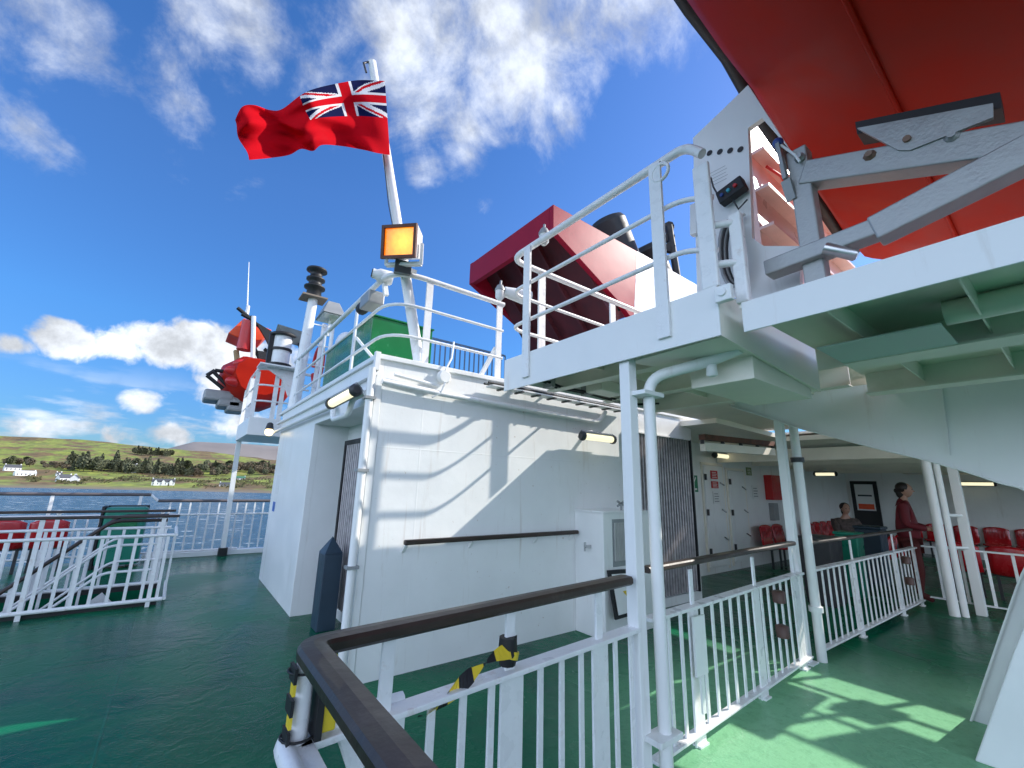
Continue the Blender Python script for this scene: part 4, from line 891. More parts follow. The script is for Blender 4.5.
c = WLOC[t.name]; MB().bar(c+V((0, .085, -.01)), c+V((0, -.085, .03)), .07, .10, (0, 0, 1)).build('case', BK, t, .008)
for k, mt in enumerate((BLUEC, mat('cyan_button', (.05, .4, .5), .4), REDC)): MB().lathe(c+V((-.036, .05-.045*k, -.005+.01*k)), (-1, 0, 0), [(0, .014), (.012, .012)], 8).build('button', mt, t)
MB().tube([c+V((0, .08, 0)), c+V((0, .12, .12)), c+V((0, .13, .2))], .006, 5).tube([c+V((0, 0, -.05)), c+V((0, -.03, -.14)), c+V((0, -.09, -.10))], .006, 5).build('chain', DK, t)
t = thing('hose_coil', 'hanging coil of grey rubber hose behind the walkway gate post', 'hose', q3(732, 225, XP-.05)); c = WLOC[t.name]
for k in range(4): MB().tube(arc(c+V((-.015*k, 0, -.22)), (0, .055+.008*k, 0), (0, 0, .2+.012*k), 0, 6.28, 22), .012, 7).build('loop', GY if k % 2 else DK, t)
MB().bar(c+V((0, .02, 0)), c+V((0, -.08, .05)), .03, .03).build('hook', W, t)
t = thing('call_button_box', 'square white button box on the platform side near the lifeboat platform', 'switch', at('x', 2.18, 724, 293)); c = WLOC[t.name]
MB().box(c.x-.02, c.y-.045, c.z-.05, c.x+.02, c.y+.045, c.z+.04).build('box', W, t, .006); MB().lathe(c+V((-.02, 0, 0)), (-1, 0, 0), [(0, .025), (.01, .022)], 12).build('button', WR, t)
# structure seen through the cut-out: pink-lit davit arm
t = thing('davit_arm_housing', 'pink-lit boat winch housing with shelves seen through the davit plate cut-out', 'housing', (3.6, 1.3, 2.7))
PK = mat('sunlit_pink_paint', (.75, .52, .46), .35)  # pink cast of the sunlit arm put into the base colour
yb = 1.45
a0, a1, a2, a3 = at('y', yb, 745, 105), at('y', yb, 812, 105), at('y', yb, 812, 262), at('y', yb, 745, 262)
MB().prism([(a0.x, yb, 2.72), (a1.x+.8, yb, 2.72), (a1.x+.8, yb, 3.6), (a1.x, yb, a0.z), (a0.x, yb, a0.z)], (0, .05, 0)).build('panel', PK, t)
for k in range(5): z = 3.15+k*.4; MB().box(a0.x, yb-.12, z, a1.x+.2, yb, z+.03).build('shelf', PK, t)
MB().tube([(a0.x+.2, yb-.05, 4.7), (a0.x+.4, yb-.10, 4.66), (a0.x+.7, yb-.05, 4.72)], .015, 6).build('cable', REDC, t)

# ------------------------------------------------------------------ funnel
FY0, FY1, FX = 5.45, 8.5, 5.0
fn = thing('funnel', 'maroon ship funnel with overhanging slanted front behind the walkway', 'funnel', (7, 7, 2.8))
pr2 = [(5.0, 6.97), (10.6, 6.9), (10.6, 2.8), (8.3, 2.8), (7.37, 5.05), (7.25, 5.25), (7.05, 5.40), (5.0, 6.42)]
def slabxz(poly, y0, y1): return MB().prism([(x, y0, z) for x, z in poly], (0, y1-y0, 0))
slabxz([(5.0, 6.42), (5.0, 6.97), (7.62, 6.94), (7.37, 5.05), (7.25, 5.25), (7.05, 5.40)], FY0, FY0+.12).build('side_panel', MAR, fn, .01)
WG = mat('glossy_white_funnel_paint', (.8, .8, .78), .22, vary=.03, bump=.1, bscale=4)
slabxz([(7.62, 6.94), (10.6, 6.9), (10.6, 2.8), (8.3, 2.8), (7.37, 5.05)], FY0, FY0+.12).build('white_side_panel', WG, fn)
slabxz([(5.0, 6.42), (5.0, 6.97), (7.62, 6.94), (7.37, 5.05), (7.25, 5.25), (7.05, 5.40)], FY1-.12, FY1).build('side_panel', MAR, fn)
slabxz([(7.62, 6.94), (10.6, 6.9), (10.6, 2.8), (8.3, 2.8), (7.37, 5.05)], FY1-.12, FY1).build('white_side_panel', WG, fn)
MB().box(5.0, FY0+.12, 6.40, 5.12, FY1-.12, 6.96).build('front_fascia', MAR, fn)
MB().box(5.12, FY0+.12, 6.88, 10.5, FY1-.12, 6.94).build('top_plate', MAR, fn)
MB().add([(5.35, FY0+.12, 6.75), (5.35, FY1-.12, 6.75), (8.9, FY1-.12, 2.8), (8.9, FY0+.12, 2.8), (5.45, FY0+.12, 6.8), (5.45, FY1-.12, 6.8), (9, FY1-.12, 2.9), (9, FY0+.12, 2.9)], [(0,1,2,3),(7,6,5,4),(0,4,5,1),(1,5,6,2),(2,6,7,3),(3,7,4,0)]).build('sloped_front', MARD, fn)
for y in (6.3, 7.1, 7.8): MB().bar((5.3, y, 6.65), (8.6, y, 3.0), .05, .12).build('front_rib', MARD, fn)
for (px, py, s) in ((613, 235, 1), (653, 262, .8)):
    b0 = at('y', 7.0, px+20, py+25); b0.z = 6.9; tp_ = at('y', 7.0, px-8, py-20)
    t = thing('exhaust_pipe', 'taller black exhaust pipe leaning aft on the funnel' if s == 1 else 'shorter black exhaust pipe further right on the funnel', 'exhaust', b0)
    d = (tp_-b0); MB().tube([b0-d.normalized()*.2, b0+d*.5, b0+d*.9], .55*s, 20, .5*s).build('pipe_body', BK, t)
    MB().lathe(b0+d*.9, d, [(0, .5*s), (.12, .42*s), (.16, .30*s)], 20).build('pipe_lip', BK, t)
q = at('y', 6.0, 672, 262); t = thing('radar_post', 'thin black post with stacked fittings beyond the funnel', 'mast', (q.x, 6.0, 6.9))
q2 = at('y', 6.0, 669, 226); MB().tube([(q.x+.3, 6.0, 6.8), q2], .10, 8).build('post', BK, t)
for k in range(3): c = q2+V((0, 0, .0-.32*k)); MB().lathe(c, (.7, .5, .2), [(0, .14), (.18, .16), (.25, .10)], 8).build('fitting', BK, t)
MB().tube([q2+V((-.35, 0, -.1)), q2+V((-.2, 0, -2))], .03, 6).build('stay', BK, t)

# ------------------------------------------------------------------ sheltered seating area (alcove)
al = thing('accommodation_front', 'white accommodation bulkhead with doors behind the sheltered seats', 'bulkhead', (9, 4.84, 0))
MB().box(6.70, 4.84, 0, 17.5, 4.92, 2.75).build('side_wall', PL, al)
MB().box(17.4, -3.4, 0, 17.48, 4.84, 2.75).build('end_wall', W, al)
kind(MB().add([(6.4, 3.3, 2.62), (6.4, 4.84, 2.62), (17.4, 4.84, 2.36), (17.4, 3.3, 2.36), (6.4, 3.3, 2.70), (6.4, 4.84, 2.70), (17.4, 4.84, 2.44), (17.4, 3.3, 2.44)], [(3,2,1,0),(4,5,6,7),(0,1,5,4),(1,2,6,5),(2,3,7,6),(3,0,4,7)]).build('alcove_ceiling', WC))
kind(MB().add([(8.5, -3, 2.50), (8.5, 3.3, 2.50), (17.4, 3.3, 2.22), (17.4, -3, 2.22), (8.5, -3, 2.58), (8.5, 3.3, 2.58), (17.4, 3.3, 2.30), (17.4, -3, 2.30)], [(3,2,1,0),(4,5,6,7),(0,1,5,4),(1,2,6,5),(2,3,7,6),(3,0,4,7)]).build('alcove_soffit', WC))
m = MB()
for x in (9.2, 10.8, 12.4, 14.0, 15.6): m.box(x, -3, 2.20, x+.05, 4.8, 2.42)
m.build('ceiling_beam', WC, al)
t = thing('rusty_track', 'brown rusty sliding door track and pipe under the ceiling edge', 'track', (7.5, 3.35, 2.4))
a_, b_ = at('y', 3.3, 702, 437), at('y', 3.3, 772, 444)
MB().bar(a_, b_, .10, .08).build('track_beam', mat('rusty_steel', (.13, .055, .035), .8, vary=.4, scale=10), t)
for k in range(5): p = a_.lerp(b_, k/4); MB().lathe(p-V((0, 0, .04)), (0, 0, -1), [(0, .03), (.06, .03)], 8).build('roller', DK, t)
MB().bar(a_+V((0, 0, -.14)), b_+V((0, 0, -.14)), .08, .12).build('under_beam', WC, t)
# doors
def door(x0, x1, z0, z1, label):
    t = thing('weathertight_door', label, 'door', ((x0+x1)/2, 4.83, z0))
    MB().box(x0, 4.79, z0, x1, 4.835, z1).build('door_leaf', W, t, .02)
    m = MB(); m.box(x0-.06, 4.81, z0-.06, x0-.01, 4.838, z1+.06).box(x1+.01, 4.81, z0-.06, x1+.06, 4.838, z1+.06).box(x0-.01, 4.81, z1+.01, x1+.01, 4.838, z1+.06); m.build('door_frame', WC, t)
    for z in (z0+.25, (z0+z1)/2, z1-.3): MB().bar((x0+.02, 4.775, z), (x0+.02, 4.775, z+.12), .05, .03).build('hinge', DK, t)
    for z in (z0+.5, (z0+z1)/2+.05, z1-.4): MB().bar((x1-.02, 4.77, z), (x1-.18, 4.77, z+.06), .025, .02).build('handle', STEEL, t)
    return t
door(8.62, 9.38, .12, 2.12, 'white weathertight door with red notices beside the green sign')
door(9.62, 10.35, .15, 2.05, 'second white weathertight door right of the one with red notices')
def wsign(x0, x1, z0, z1, mt, lb, name='wall_sign', y=4.78, mark=None):
    t = thing(name, lb, 'sign', ((x0+x1)/2, y, z0)); MB().box(x0, y-.008, z0, x1, y, z1).build('sign_plate', mt, t)
    if mark: mk = MB(); mark(mk, x0, x1, z0, z1, y-.011); mk.build('sign_mark', SIGNW if mt is not SIGNW else GY, t)
    return t
def m_person(mk, x0, x1, z0, z1, y):
    w, h = x1-x0, z1-z0
    mk.add([(x0+w*.2, y, z0+h*.75), (x0+w*.35, y, z0+h*.35), (x0+w*.8, y, z0+h*.85), (x0+w*.72, y, z0+h*.92), (x0+w*.4, y, z0+h*.5), (x0+w*.28, y, z0+h*.8)], [(0, 1, 2, 3, 4, 5)]); mk.add([(x0+w*.15, y, z0+h*.12), (x0+w*.85, y, z0+h*.12), (x0+w*.85, y, z0+h*.22), (x0+w*.15, y, z0+h*.22)], [(0, 1, 2, 3)])
def m_lines(mk, x0, x1, z0, z1, y):
    w, h = x1-x0, z1-z0
    for k in range(4): mk.add([(x0+w*.15, y, z0+h*(.15+.2*k)), (x0+w*(.85-.1*(k % 2)), y, z0+h*(.15+.2*k)), (x0+w*(.85-.1*(k % 2)), y, z0+h*(.22+.2*k)), (x0+w*.15, y, z0+h*(.22+.2*k))], [(0, 1, 2, 3)])
a_, b_ = at('y', 4.83, 689, 475), at('y', 4.83, 698, 492)
wsign(a_.x, b_.x, b_.z, a_.z, SIGNG, 'green and white safety sign right of the louvre shutter', y=4.83, mark=m_person)
wsign(8.85, 9.12, 1.85, 2.02, REDC, 'upper small red notice on the weathertight door', mark=m_lines)
wsign(8.85, 9.12, 1.66, 1.80, REDC, 'lower small red notice on the weathertight door', mark=m_lines)
wsign(8.88, 9.14, 1.35, 1.60, SIGNW, 'pale printed notice under the red notices on the door', mark=m_lines)
wsign(10.55, 10.80, 1.98, 2.16, mat('olive_sign', (.12, .20, .05), .4), 'small olive green sign above the second door', y=4.83, mark=m_lines)
wsign(10.75, 11.05, 1.45, 1.75, SIGNW, 'white printed notice right of the second door', y=4.83, mark=m_lines)
# red hose cabinet & small boxes
t = thing('fire_hose_cabinet', 'red fire hose cabinet on the white wall behind the second pillar', 'fire cabinet', (12.0, 4.7, 1.45))
a_, b_ = at('y', 4.66, 771, 475), at('y', 4.66, 783, 500)
MB().box(a_.x, 4.66, b_.z, 12.35, 4.84, a_.z).build('cabinet_body', REDC, t, .01); MB().box(a_.x+.05, 4.652, b_.z+.04, 12.3, 4.66, a_.z-.04).build('cabinet_door', REDC, t, .004)
o = MB().box(11.55, 4.72, .95, 11.8, 4.84, 1.35).build('junction_box', GY, None, .01); tag(o, 'grey box on the wall left of the pillar below the red cabinet', 'junction box')

# black glazed door on the end wall
a_, b_ = at('x', 17.38, 850, 482), at('x', 17.38, 876, 480)
t = thing('black_glazed_door', 'black door with a bright poster window on the far white wall', 'door', (17.38, (a_.y+b_.y)/2, 0))
y0_, y1_ = b_.y, a_.y; zt_ = a_.z+.03
m = MB(); m.box(17.33, y0_, .1, 17.395, y1_, 1.12).box(17.33, y0_, zt_-.1, 17.395, y1_, zt_).box(17.33, y0_, 1.12, 17.395, y0_+.1, zt_-.1).box(17.33, y1_-.1, 1.12, 17.395, y1_, zt_-.1); m.build('door_leaf', BK, t, .006)
MB().box(17.35, y0_+.1, 1.12, 17.36, y1_-.1, zt_-.1).build('window_poster', SIGNW, t)
MB().box(17.345, y0_+.14, 1.16, 17.349, y1_-.14, 1.32).build('poster_picture', ORG, t)
MB().box(17.345, y0_+.16, 1.55, 17.349, y1_-.16, 1.60).build('poster_heading', DK, t)
# seats
def seat_proto(face, z=.42):
    """tip-up moulded seat; local: back towards +Y, front towards -Y"""
    t = thing('moulded_chair', '', 'seat', (0, 0, 0)); WLOC[t.name] = V((0, 0, 0))
    m = MB(); w = .235
    prof = [(-.22, .40), (-.20, .435), (-.05, .42), (.10, .415), (.17, .45), (.21, .60), (.245, .82), (.24, .86), (.26, .86), (.27, .82), (.235, .58), (.20, .41), (.13, .385), (-.05, .39), (-.2, .40)]
    nx = 6; vs = []
    for i in range(nx+1):
        x = -w+2*w*i/nx; k = abs(i/nx*2-1)**3
        for (y, zz) in prof: vs.append((x, y-.025*k*(1 if zz > .5 else 0), zz-(.05*k if zz > .75 else 0)+(.02*k if zz < .5 else 0)))
    n = len(prof); m.add(vs, [(i*n+j, i*n+(j+1) % n, (i+1)*n+(j+1) % n, (i+1)*n+j) for i in range(nx) for j in range(n)]+[tuple(range(n)), tuple(range(nx*n, nx*n+n))[::-1]], True)
    m.build('shell', REDP, t, 0); m = MB()
    for k in range(5): m.box(-.16+k*.07, .205, .58, -.135+k*.07, .214, .74)
    m.build('back_ribs', REDP, t)
    for sx in (-1, 1): MB().bar((sx*.17, .05, 0), (sx*.17, .05, .40), .04, .03).build('leg', DK, t)
    MB().bar((-.24, .05, .385), (.24, .05, .385), .04, .04).build('beam', DK, t); return t
sp = seat_proto(0); first = [True]
def seat(x, y, rz, label, group=None):
    if first[0]: t = sp; first[0] = False
    else:
        t = sp.copy(); col.objects.link(t)
        for c in sp.children: d = c.copy(); col.objects.link(d); d.parent = t
    t.location = (x, y, 0); t.rotation_euler = (0, 0, rz); t.scale = (1.18, 1, 1.03) if abs(y-4.4) < .01 else (1, 1, 1); t['label'] = label; t['category'] = 'seat'
    if group: t['group'] = group
    elif 'group' in t: del t['group']
    return t
for k in range(2): seat(10.75+k*.62, 4.4, 0, ('left' if k == 0 else 'right')+' red seat of the pair against the white wall left of the second pillar')
GS = 'red moulded deck seats in the shelter'
for k in range(9): seat(17.1, 3.4-k*.56, -math.pi/2, 'red moulded seat in the row against the far white wall', GS)
for k in range(4): seat(13.4+.52*k, 4.45, 0, 'red moulded seat in the row beside the seated passenger', GS)
for k in range(3): seat(11.2+k*.52, 2.75, math.pi, 'red moulded seat with its back to the far balustrade', GS)
a_ = at('z', .8, 965, 532)
qy = at('x', 11.0, 962, 550).y
for k in range(2): seat(11.0, qy-k*.54, math.pi/2, ('nearer left' if k == 0 else 'right hand')+' red seat seen from behind the broad flat pillar')
# bins
def bin_(x, y, w, d, h, mt, lid, label):
    t = thing('litter_bin', label, 'bin', (x, y, 0)); m = MB(); a_ = .86
    m.add([(x-w*a_, y-d*a_, 0), (x+w*a_, y-d*a_, 0), (x+w*a_, y+d*a_, 0), (x-w*a_, y+d*a_, 0), (x-w, y-d, h), (x+w, y-d, h), (x+w, y+d, h), (x-w, y+d, h)], [(3,2,1,0),(4,5,6,7),(0,1,5,4),(1,2,6,5),(2,3,7,6),(3,0,4,7)]); m.build('bin_body', mt, t, .02)
    MB().prism([(x-w-.02, y-d-.02, h+.002), (x+w+.02, y-d-.02, h+.002), (x+w+.02, y-d*.2, h+.12), (x-w-.02, y-d*.2, h+.12)], (0, d*1.2, 0)) if False else MB().box(x-w-.015, y-d-.015, h+.002, x+w+.015, y+d+.015, h+.05).build('bin_lid', lid, t, .015)
    return t
p = at('y', 2.6, 852, 560); bin_(p.x, 2.6, .16, .16, .95, GRB, GRB, 'teal green bin behind the far balustrade')
p = at('y', 2.7, 822, 560); bin_(p.x, 2.7, .26, .22, .92, DK, DK, 'black wheeled bin left of the teal green bin')
p = at('y', 2.6, 880, 560); bin_(p.x+.1, 2.7, .22, .2, .98, NAVY, NAVY, 'navy blue bin right of the teal green bin')

# ------------------------------------------------------------------ people
def skin_mesh(name, joints, edges, mt, parent, sub=2):
    me = bpy.data.meshes.new(name); org = WLOC[parent.name]; me.from_pydata([V(j[0])-org for j in joints], edges, []); me.materials.append(mt)
    o = bpy.data.objects.new(name, me); col.objects.link(o); o.parent = parent; WLOC[o.name] = org
    s = o.modifiers.new('skin', 'SKIN'); s.use_smooth_shade = True
    for i, j in enumerate(joints): d = me.skin_vertices[0].data[i]; d.radius = (j[1], j[1] if len(j) < 3 else j[2]); d.use_root = (i == 0)
    sb = o.modifiers.new('sub', 'SUBSURF'); sb.levels = sb.render_levels = sub; return o
def hand(parent, wrist, d, side, s=1):
    wrist, d, side = V(wrist), V(d).normalized(), V(side).normalized(); J = [(wrist, .028*s), (wrist+d*.07*s, .036*s)]; E = [(0, 1)]
    for k in range(4):
        b = wrist+d*.085*s+side*(.03-.02*k)*s; ln = (.065, .075, .07, .055)[k]*s; i = len(J)
        J += [(b, .010*s), (b+d*ln*.55, .009*s), (b+d*ln*.85+V((0, 0, -.02*s)), .008*s)]; E += [(1, i), (i, i+1), (i+1, i+2)]
    i = len(J); b = wrist+d*.03*s+side*.035*s; J += [(b, .012*s), (b+side*.03*s+d*.03*s, .010*s)]; E += [(0, i), (i, i+1)]
    return J, E
def head(parent, c, look, hairlen, s=1):
    c = V(c); lk = V(look).normalized(); sd = V((0, 0, 1)).cross(lk).normalized(); m = MB()
    m.ball((0, 0, 0), 1, 14); ctr = c
    for i, v in enumerate(m.v):
        x, y, z = v; fz = z; wdt = .074*(1-.22*max(0, -z)**1.5); dep = .095*(1-.12*max(0, -z)); hh = .118
        p = ctr+lk*(x*dep)+sd*(y*wdt)+V((0, 0, z*hh)); m.v[i] = p
    m.add([ctr+lk*.085+V((0, 0, .02)), ctr+lk*.088+sd*.016+V((0, 0, -.025)), ctr+lk*.088-sd*.016+V((0, 0, -.025)), ctr+lk*.118+V((0, 0, -.02))], [(0, 1, 3), (0, 3, 2), (1, 2, 3)])
    for q in (-1, 1): m.ball(ctr+sd*(.072*q)+V((0, 0, 0)), .024, 6, (.6, .5, 1))
    m.build('head', SKIN, parent)
    m = MB()
    for q in (-1, 1): m.ball(ctr+lk*.084+sd*.03*q+V((0, 0, .012)), .010, 5)
    m.add([ctr+lk*.093+sd*.02+V((0, 0, -.052)), ctr+lk*.095-sd*.02+V((0, 0, -.052)), ctr+lk*.094+V((0, 0, -.060))], [(0, 1, 2)]); m.build('eyes_and_mouth', HAIR, parent)
    m = MB(); m.ball(ctr-lk*.034+V((0, 0, .040)), .094, 12, (1, 1, 1.0)); m.ball(ctr-lk*.105+V((0, 0, -.01)), .045, 8)
    if hairlen: m.ball(ctr-lk*.065+V((0, 0, -.05)), .066, 10, (.8, 1, 1.4))
    m.build('hair', HAIR, parent)
# standing passenger
st = at('x', 9.7, 903, 500); sx, sy = st.x, st.y
t = thing('person', 'standing person in a dark red hooded jacket facing right in the shelter', 'person', (sx, sy, 0))
lk = V((.15, -1, 0)).normalized(); sd = V((0, 0, 1)).cross(lk).normalized(); o_ = V((sx, sy, 0))
def Q(f_, s_, z): return o_+lk*f_+sd*s_+V((0, 0, z))
legs = [(Q(0, 0, .93), .15), (Q(.0, .09, .86), .115), (Q(.02, .10, .48), .085), (Q(-.02, .11, .10), .042), (Q(.13, .12, .04), .035), (Q(0, -.09, .86), .115), (Q(.05, -.10, .48), .085), (Q(.02, -.11, .10), .042), (Q(.17, -.12, .04), .035)]
skin_mesh('body', [(Q(0, 0, .95), .09), (Q(0, 0, 1.2), .10), (Q(0, 0, 1.45), .09), (Q(.01, 0, 1.56), .05), (Q(.03, 0, 1.66), .05)]+[(Q(0, .09, .86), .05), (Q(.02, .10, .48), .045), (Q(-.02, .11, .08), .035), (Q(0, -.09, .86), .05), (Q(.05, -.10, .48), .05), (Q(.02, -.11, .08), .035), (Q(0, .18, 1.42), .045), (Q(.03, .23, 1.14), .04), (Q(.28, .12, 1.10), .028), (Q(0, -.18, 1.42), .045), (Q(.03, -.23, 1.14), .04), (Q(.28, -.12, 1.10), .028)],
          [(0,1),(1,2),(2,3),(3,4),(0,5),(5,6),(6,7),(0,8),(8,9),(9,10),(2,11),(11,12),(12,13),(2,14),(14,15),(15,16)], SKIN, t)
skin_mesh('trousers', legs, [(0,1),(1,2),(2,3),(3,4),(0,5),(5,6),(6,7),(7,8)], TRO, t)
skin_mesh('jacket', [(Q(0, 0, .86), .18, .18), (Q(-.01, 0, 1.12), .155, .16), (Q(-.01, 0, 1.36), .165, .15), (Q(-.02, 0, 1.50), .09), (Q(0, .19, 1.44), .075), (Q(.0, .25, 1.16), .065), (Q(.24, .14, 1.10), .05), (Q(0, -.19, 1.44), .075), (Q(.0, -.25, 1.16), .065), (Q(.24, -.14, 1.10), .05), (Q(-.09, 0, 1.52), .09)],
          [(0,1),(1,2),(2,3),(2,4),(4,5),(5,6),(2,7),(7,8),(8,9),(3,10)], JRED, t)
for s_ in (.12, -.12):
    J, E_ = hand(t, Q(.26, s_, 1.10), lk, -sd*s_); skin_mesh('hand', J, E_, SKIN, t)
head(t, Q(.05, 0, 1.70), lk, True)
# seated passenger
o_ = V((11.55, 3.28, 0)); lk = V((-.25, -1, 0)).normalized(); lk = V((-.75, -.65, 0)).normalized(); sd = V((0, 0, 1)).cross(lk).normalized()
t = thing('person', 'seated person in a dull mottled jacket leaning back on the red seats', 'person', o_)
skin_mesh('body', [(Q(0, 0, .50), .11), (Q(-.05, 0, .8), .11), (Q(-.08, 0, 1.05), .09), (Q(-.06, 0, 1.17), .05), (Q(-.03, 0, 1.25), .05), (Q(.42, .1, .50), .06), (Q(.5, .12, .08), .04), (Q(.42, -.1, .50), .06), (Q(.5, -.12, .08), .04), (Q(-.05, .19, 1.02), .045), (Q(.05, .24, .76), .04), (Q(.28, .1, .70), .03), (Q(-.05, -.19, 1.02), .045), (Q(.05, -.24, .76), .04), (Q(.28, -.1, .70), .03)],
          [(0,1),(1,2),(2,3),(3,4),(0,5),(5,6),(0,7),(7,8),(2,9),(9,10),(10,11),(2,12),(12,13),(13,14)], SKIN, t)
skin_mesh('trousers', [(Q(0, 0, .50), .14), (Q(.1, .1, .52), .10), (Q(.44, .11, .53), .075), (Q(.48, .12, .10), .05), (Q(.62, .12, .05), .04), (Q(.1, -.1, .52), .10), (Q(.44, -.11, .53), .075), (Q(.50, -.12, .10), .05), (Q(.64, -.12, .05), .04)], [(0,1),(1,2),(2,3),(3,4),(0,5),(5,6),(6,7),(7,8)], TROD, t)
skin_mesh('jacket', [(Q(0, 0, .52), .18), (Q(-.04, 0, .78), .17), (Q(-.07, 0, 1.0), .17), (Q(-.07, 0, 1.12), .10), (Q(-.06, .2, 1.03), .08), (Q(.06, .25, .78), .07), (Q(.25, .12, .70), .055), (Q(-.06, -.2, 1.03), .08), (Q(.06, -.25, .78), .07), (Q(.25, -.12, .70), .055)], [(0,1),(1,2),(2,3),(2,4),(4,5),(5,6),(2,7),(7,8),(8,9)], JCAM, t)
for s_ in (.11, -.11):
    J, E_ = hand(t, Q(.27, s_, .70), lk+V((0, 0, -.2)), -sd*s_); skin_mesh('hand', J, E_, SKIN, t)
head(t, Q(-.02, 0, 1.30), lk, True)
t = thing('rucksack', 'dark bag resting on the seats beside the seated passenger', 'bag', (11.6, 2.75, .44)); MB().ball((11.6, 2.75, .66), .24, 10, (.8, 1.1, .9)).build('bag_body', DK, t); MB().tube(arc((11.6, 2.75, .86), (0, .08, 0), (0, 0, .08), 0, 3.14, 8), .012, 6).build('bag_strap', BK, t)

# ------------------------------------------------------------------ left stairwell
def bars_rail(x0, x1, y, label, z1=.86, hand=1.1, bend=True, lean=0):
    t = thing('stair_railing', label, 'railing', (x1, y, 0))
    for z, r_ in ((z1, .02), (.08, .024)): MB().tube([(x0, y, z), (x1, y, z)], r_, 8).build('rail_bar', WR, t)
    MB().bar((x0, y, hand), (x1+.02, y, hand), .06, .035).build('handrail', WOOD, t, .01)
    n = int((x1-x0)/.16)
    for k in range(n): x = x1-.06-k*.16; MB().bar((x, y, .09), (x, y, z1), .034, .012, (0, 1, 0)).build('baluster', WR, t)
    for k in range(0, n, 7): x = x1-.14-k*.16; MB().bar((x, y, .0), (x, y, hand-.015), .045, .016, (0, 1, 0)).build('stanchion', WR, t)
    return t
bars_rail(-4.6, .10, 7.50, 'nearest white barred railing along the stairwell at the left')
bars_rail(-4.6, .06, 8.66, 'rear white barred railing along the stairwell at the left')
t = thing('stair_railing', 'short white barred railing closing the right end of the stairwell', 'railing', (.12, 8, 0))
for z in (.86, .08): MB().tube([(.12, 7.5, z), (.12, 8.66, z)], .02, 8).build('rail_bar', WR, t)
for k in range(7): MB().bar((.12, 7.6+k*.16, .09), (.12, 7.6+k*.16, .86), .034, .012, (1, 0, 0)).build('baluster', WR, t)
st_ = thing('stairway', 'white steel stair descending to the left with dark sloping handrails', 'stairs', (-.6, 8.1, -2.7))
for k in range(11): x = -.75-k*.25; z = -.2-k*.23; MB().box(x-.27, 7.68, z-.03, x, 8.54, z).build('tread', GY, st_)
for y in (7.66, 8.56):
    MB().bar((-.5, y, -.05), (-3.4, y, -2.7), .02, .2).build('stringer', WR, st_)
    MB().tube(rounded([(.0, y, 1.04), (-.55, y, 1.04), (-3.5, y, -1.67)], .1), .022, 8).build('sloping_handrail', WOOD, st_)
    for dz in (.3, .62): MB().tube(rounded([(-.05, y, 1.04-dz), (-.55, y, 1.04-dz), (-3.5, y, -1.67-dz)], .1), .016, 8).build('sloping_bar', WR, st_)
    for k in range(11): x = -.8-k*.25; zt_ = 1.04-(-.55-x)*.919; MB().bar((x, y, zt_-1.1), (x, y, zt_), .03, .012, (0, 1, 0)).build('stair_baluster', WR, st_)
o = MB().box(-5, 7.57, 0, .05, 7.6, .06).box(.02, 7.6, 0, .05, 8.65, .06).box(-5, 8.62, 0, .02, 8.65, .06).build('stairwell_coaming', BK); tag(o, 'low black coaming round the stairwell opening', 'coaming')
# deck-edge rail
eg = thing('edge_railing', 'white deck edge railing against the sea at the left', 'railing', (0, 11.6, 0))
for x0_, x1_, z, rr in ((-14, -.35, 1.24, .03), (-14, -.35, .85, .018), (-14, 1.3, .12, .02), (-.22, 4, 1.12, .03), (-.22, 4, .84, .02)):
    MB().tube([(x0_, 11.6, z), (x1_, 11.6, z)], rr, 8).build('rail_bar', WR if rr < .03 else mat('dark_weathered_rail', (.12, .10, .10), .5), eg)
MB().tube([(-.35, 11.6, 1.24), (-.22, 11.6, 1.12)], .025, 8).build('rail_bar', WR, eg)
for k in range(40): x = 3.9-k*.17; MB().bar((x, 11.6, .12), (x, 11.6, 1.1 if k < 24 else .85), .03, .012, (0, 1, 0)).build('baluster', WR, eg)
for k in range(11): x = -.5-k*1.25; MB().bar((x, 11.6, 0), (x, 11.6, 1.22), .05, .02, (0, 1, 0)).build('stanchion', WR, eg)
o = MB().box(-.3, 11.52, 0, 3.5, 11.7, .10).build('deck_kerb', W, None, .01); tag(o, 'low white kerb at the deck edge under the far railing', 'kerb')
# red seats and green bin at left
for k, px in enumerate((10, 53)):
    p = at('y', 10.9, px, 525); seat(p.x, 10.9, math.pi, ('leftmost' if k == 0 else 'right hand')+' red seat of the pair behind the stair railing at the left edge')
p = at('y', 10.0, 60, 525)
p = at('y', 10.9, 128, 510)
t = thing('green_deck_bin', 'green bin with a black back behind the stairwell railing', 'bin', (p.x, 10.9, 0))
MB().box(p.x-.30, 10.7, .05, p.x+.30, 11.1, 1.04).build('bin_body', GRB, t, .05); MB().box(p.x-.345, 10.72, 0, p.x-.305, 11.12, 1.06).box(p.x-.30, 11.105, .02, p.x+.30, 11.13, 1.06).build('back_frame', BK, t, .006)
MB().box(p.x-.18, 10.68, .68, p.x+.18, 10.698, .88).build('label_panel', GRN, t)

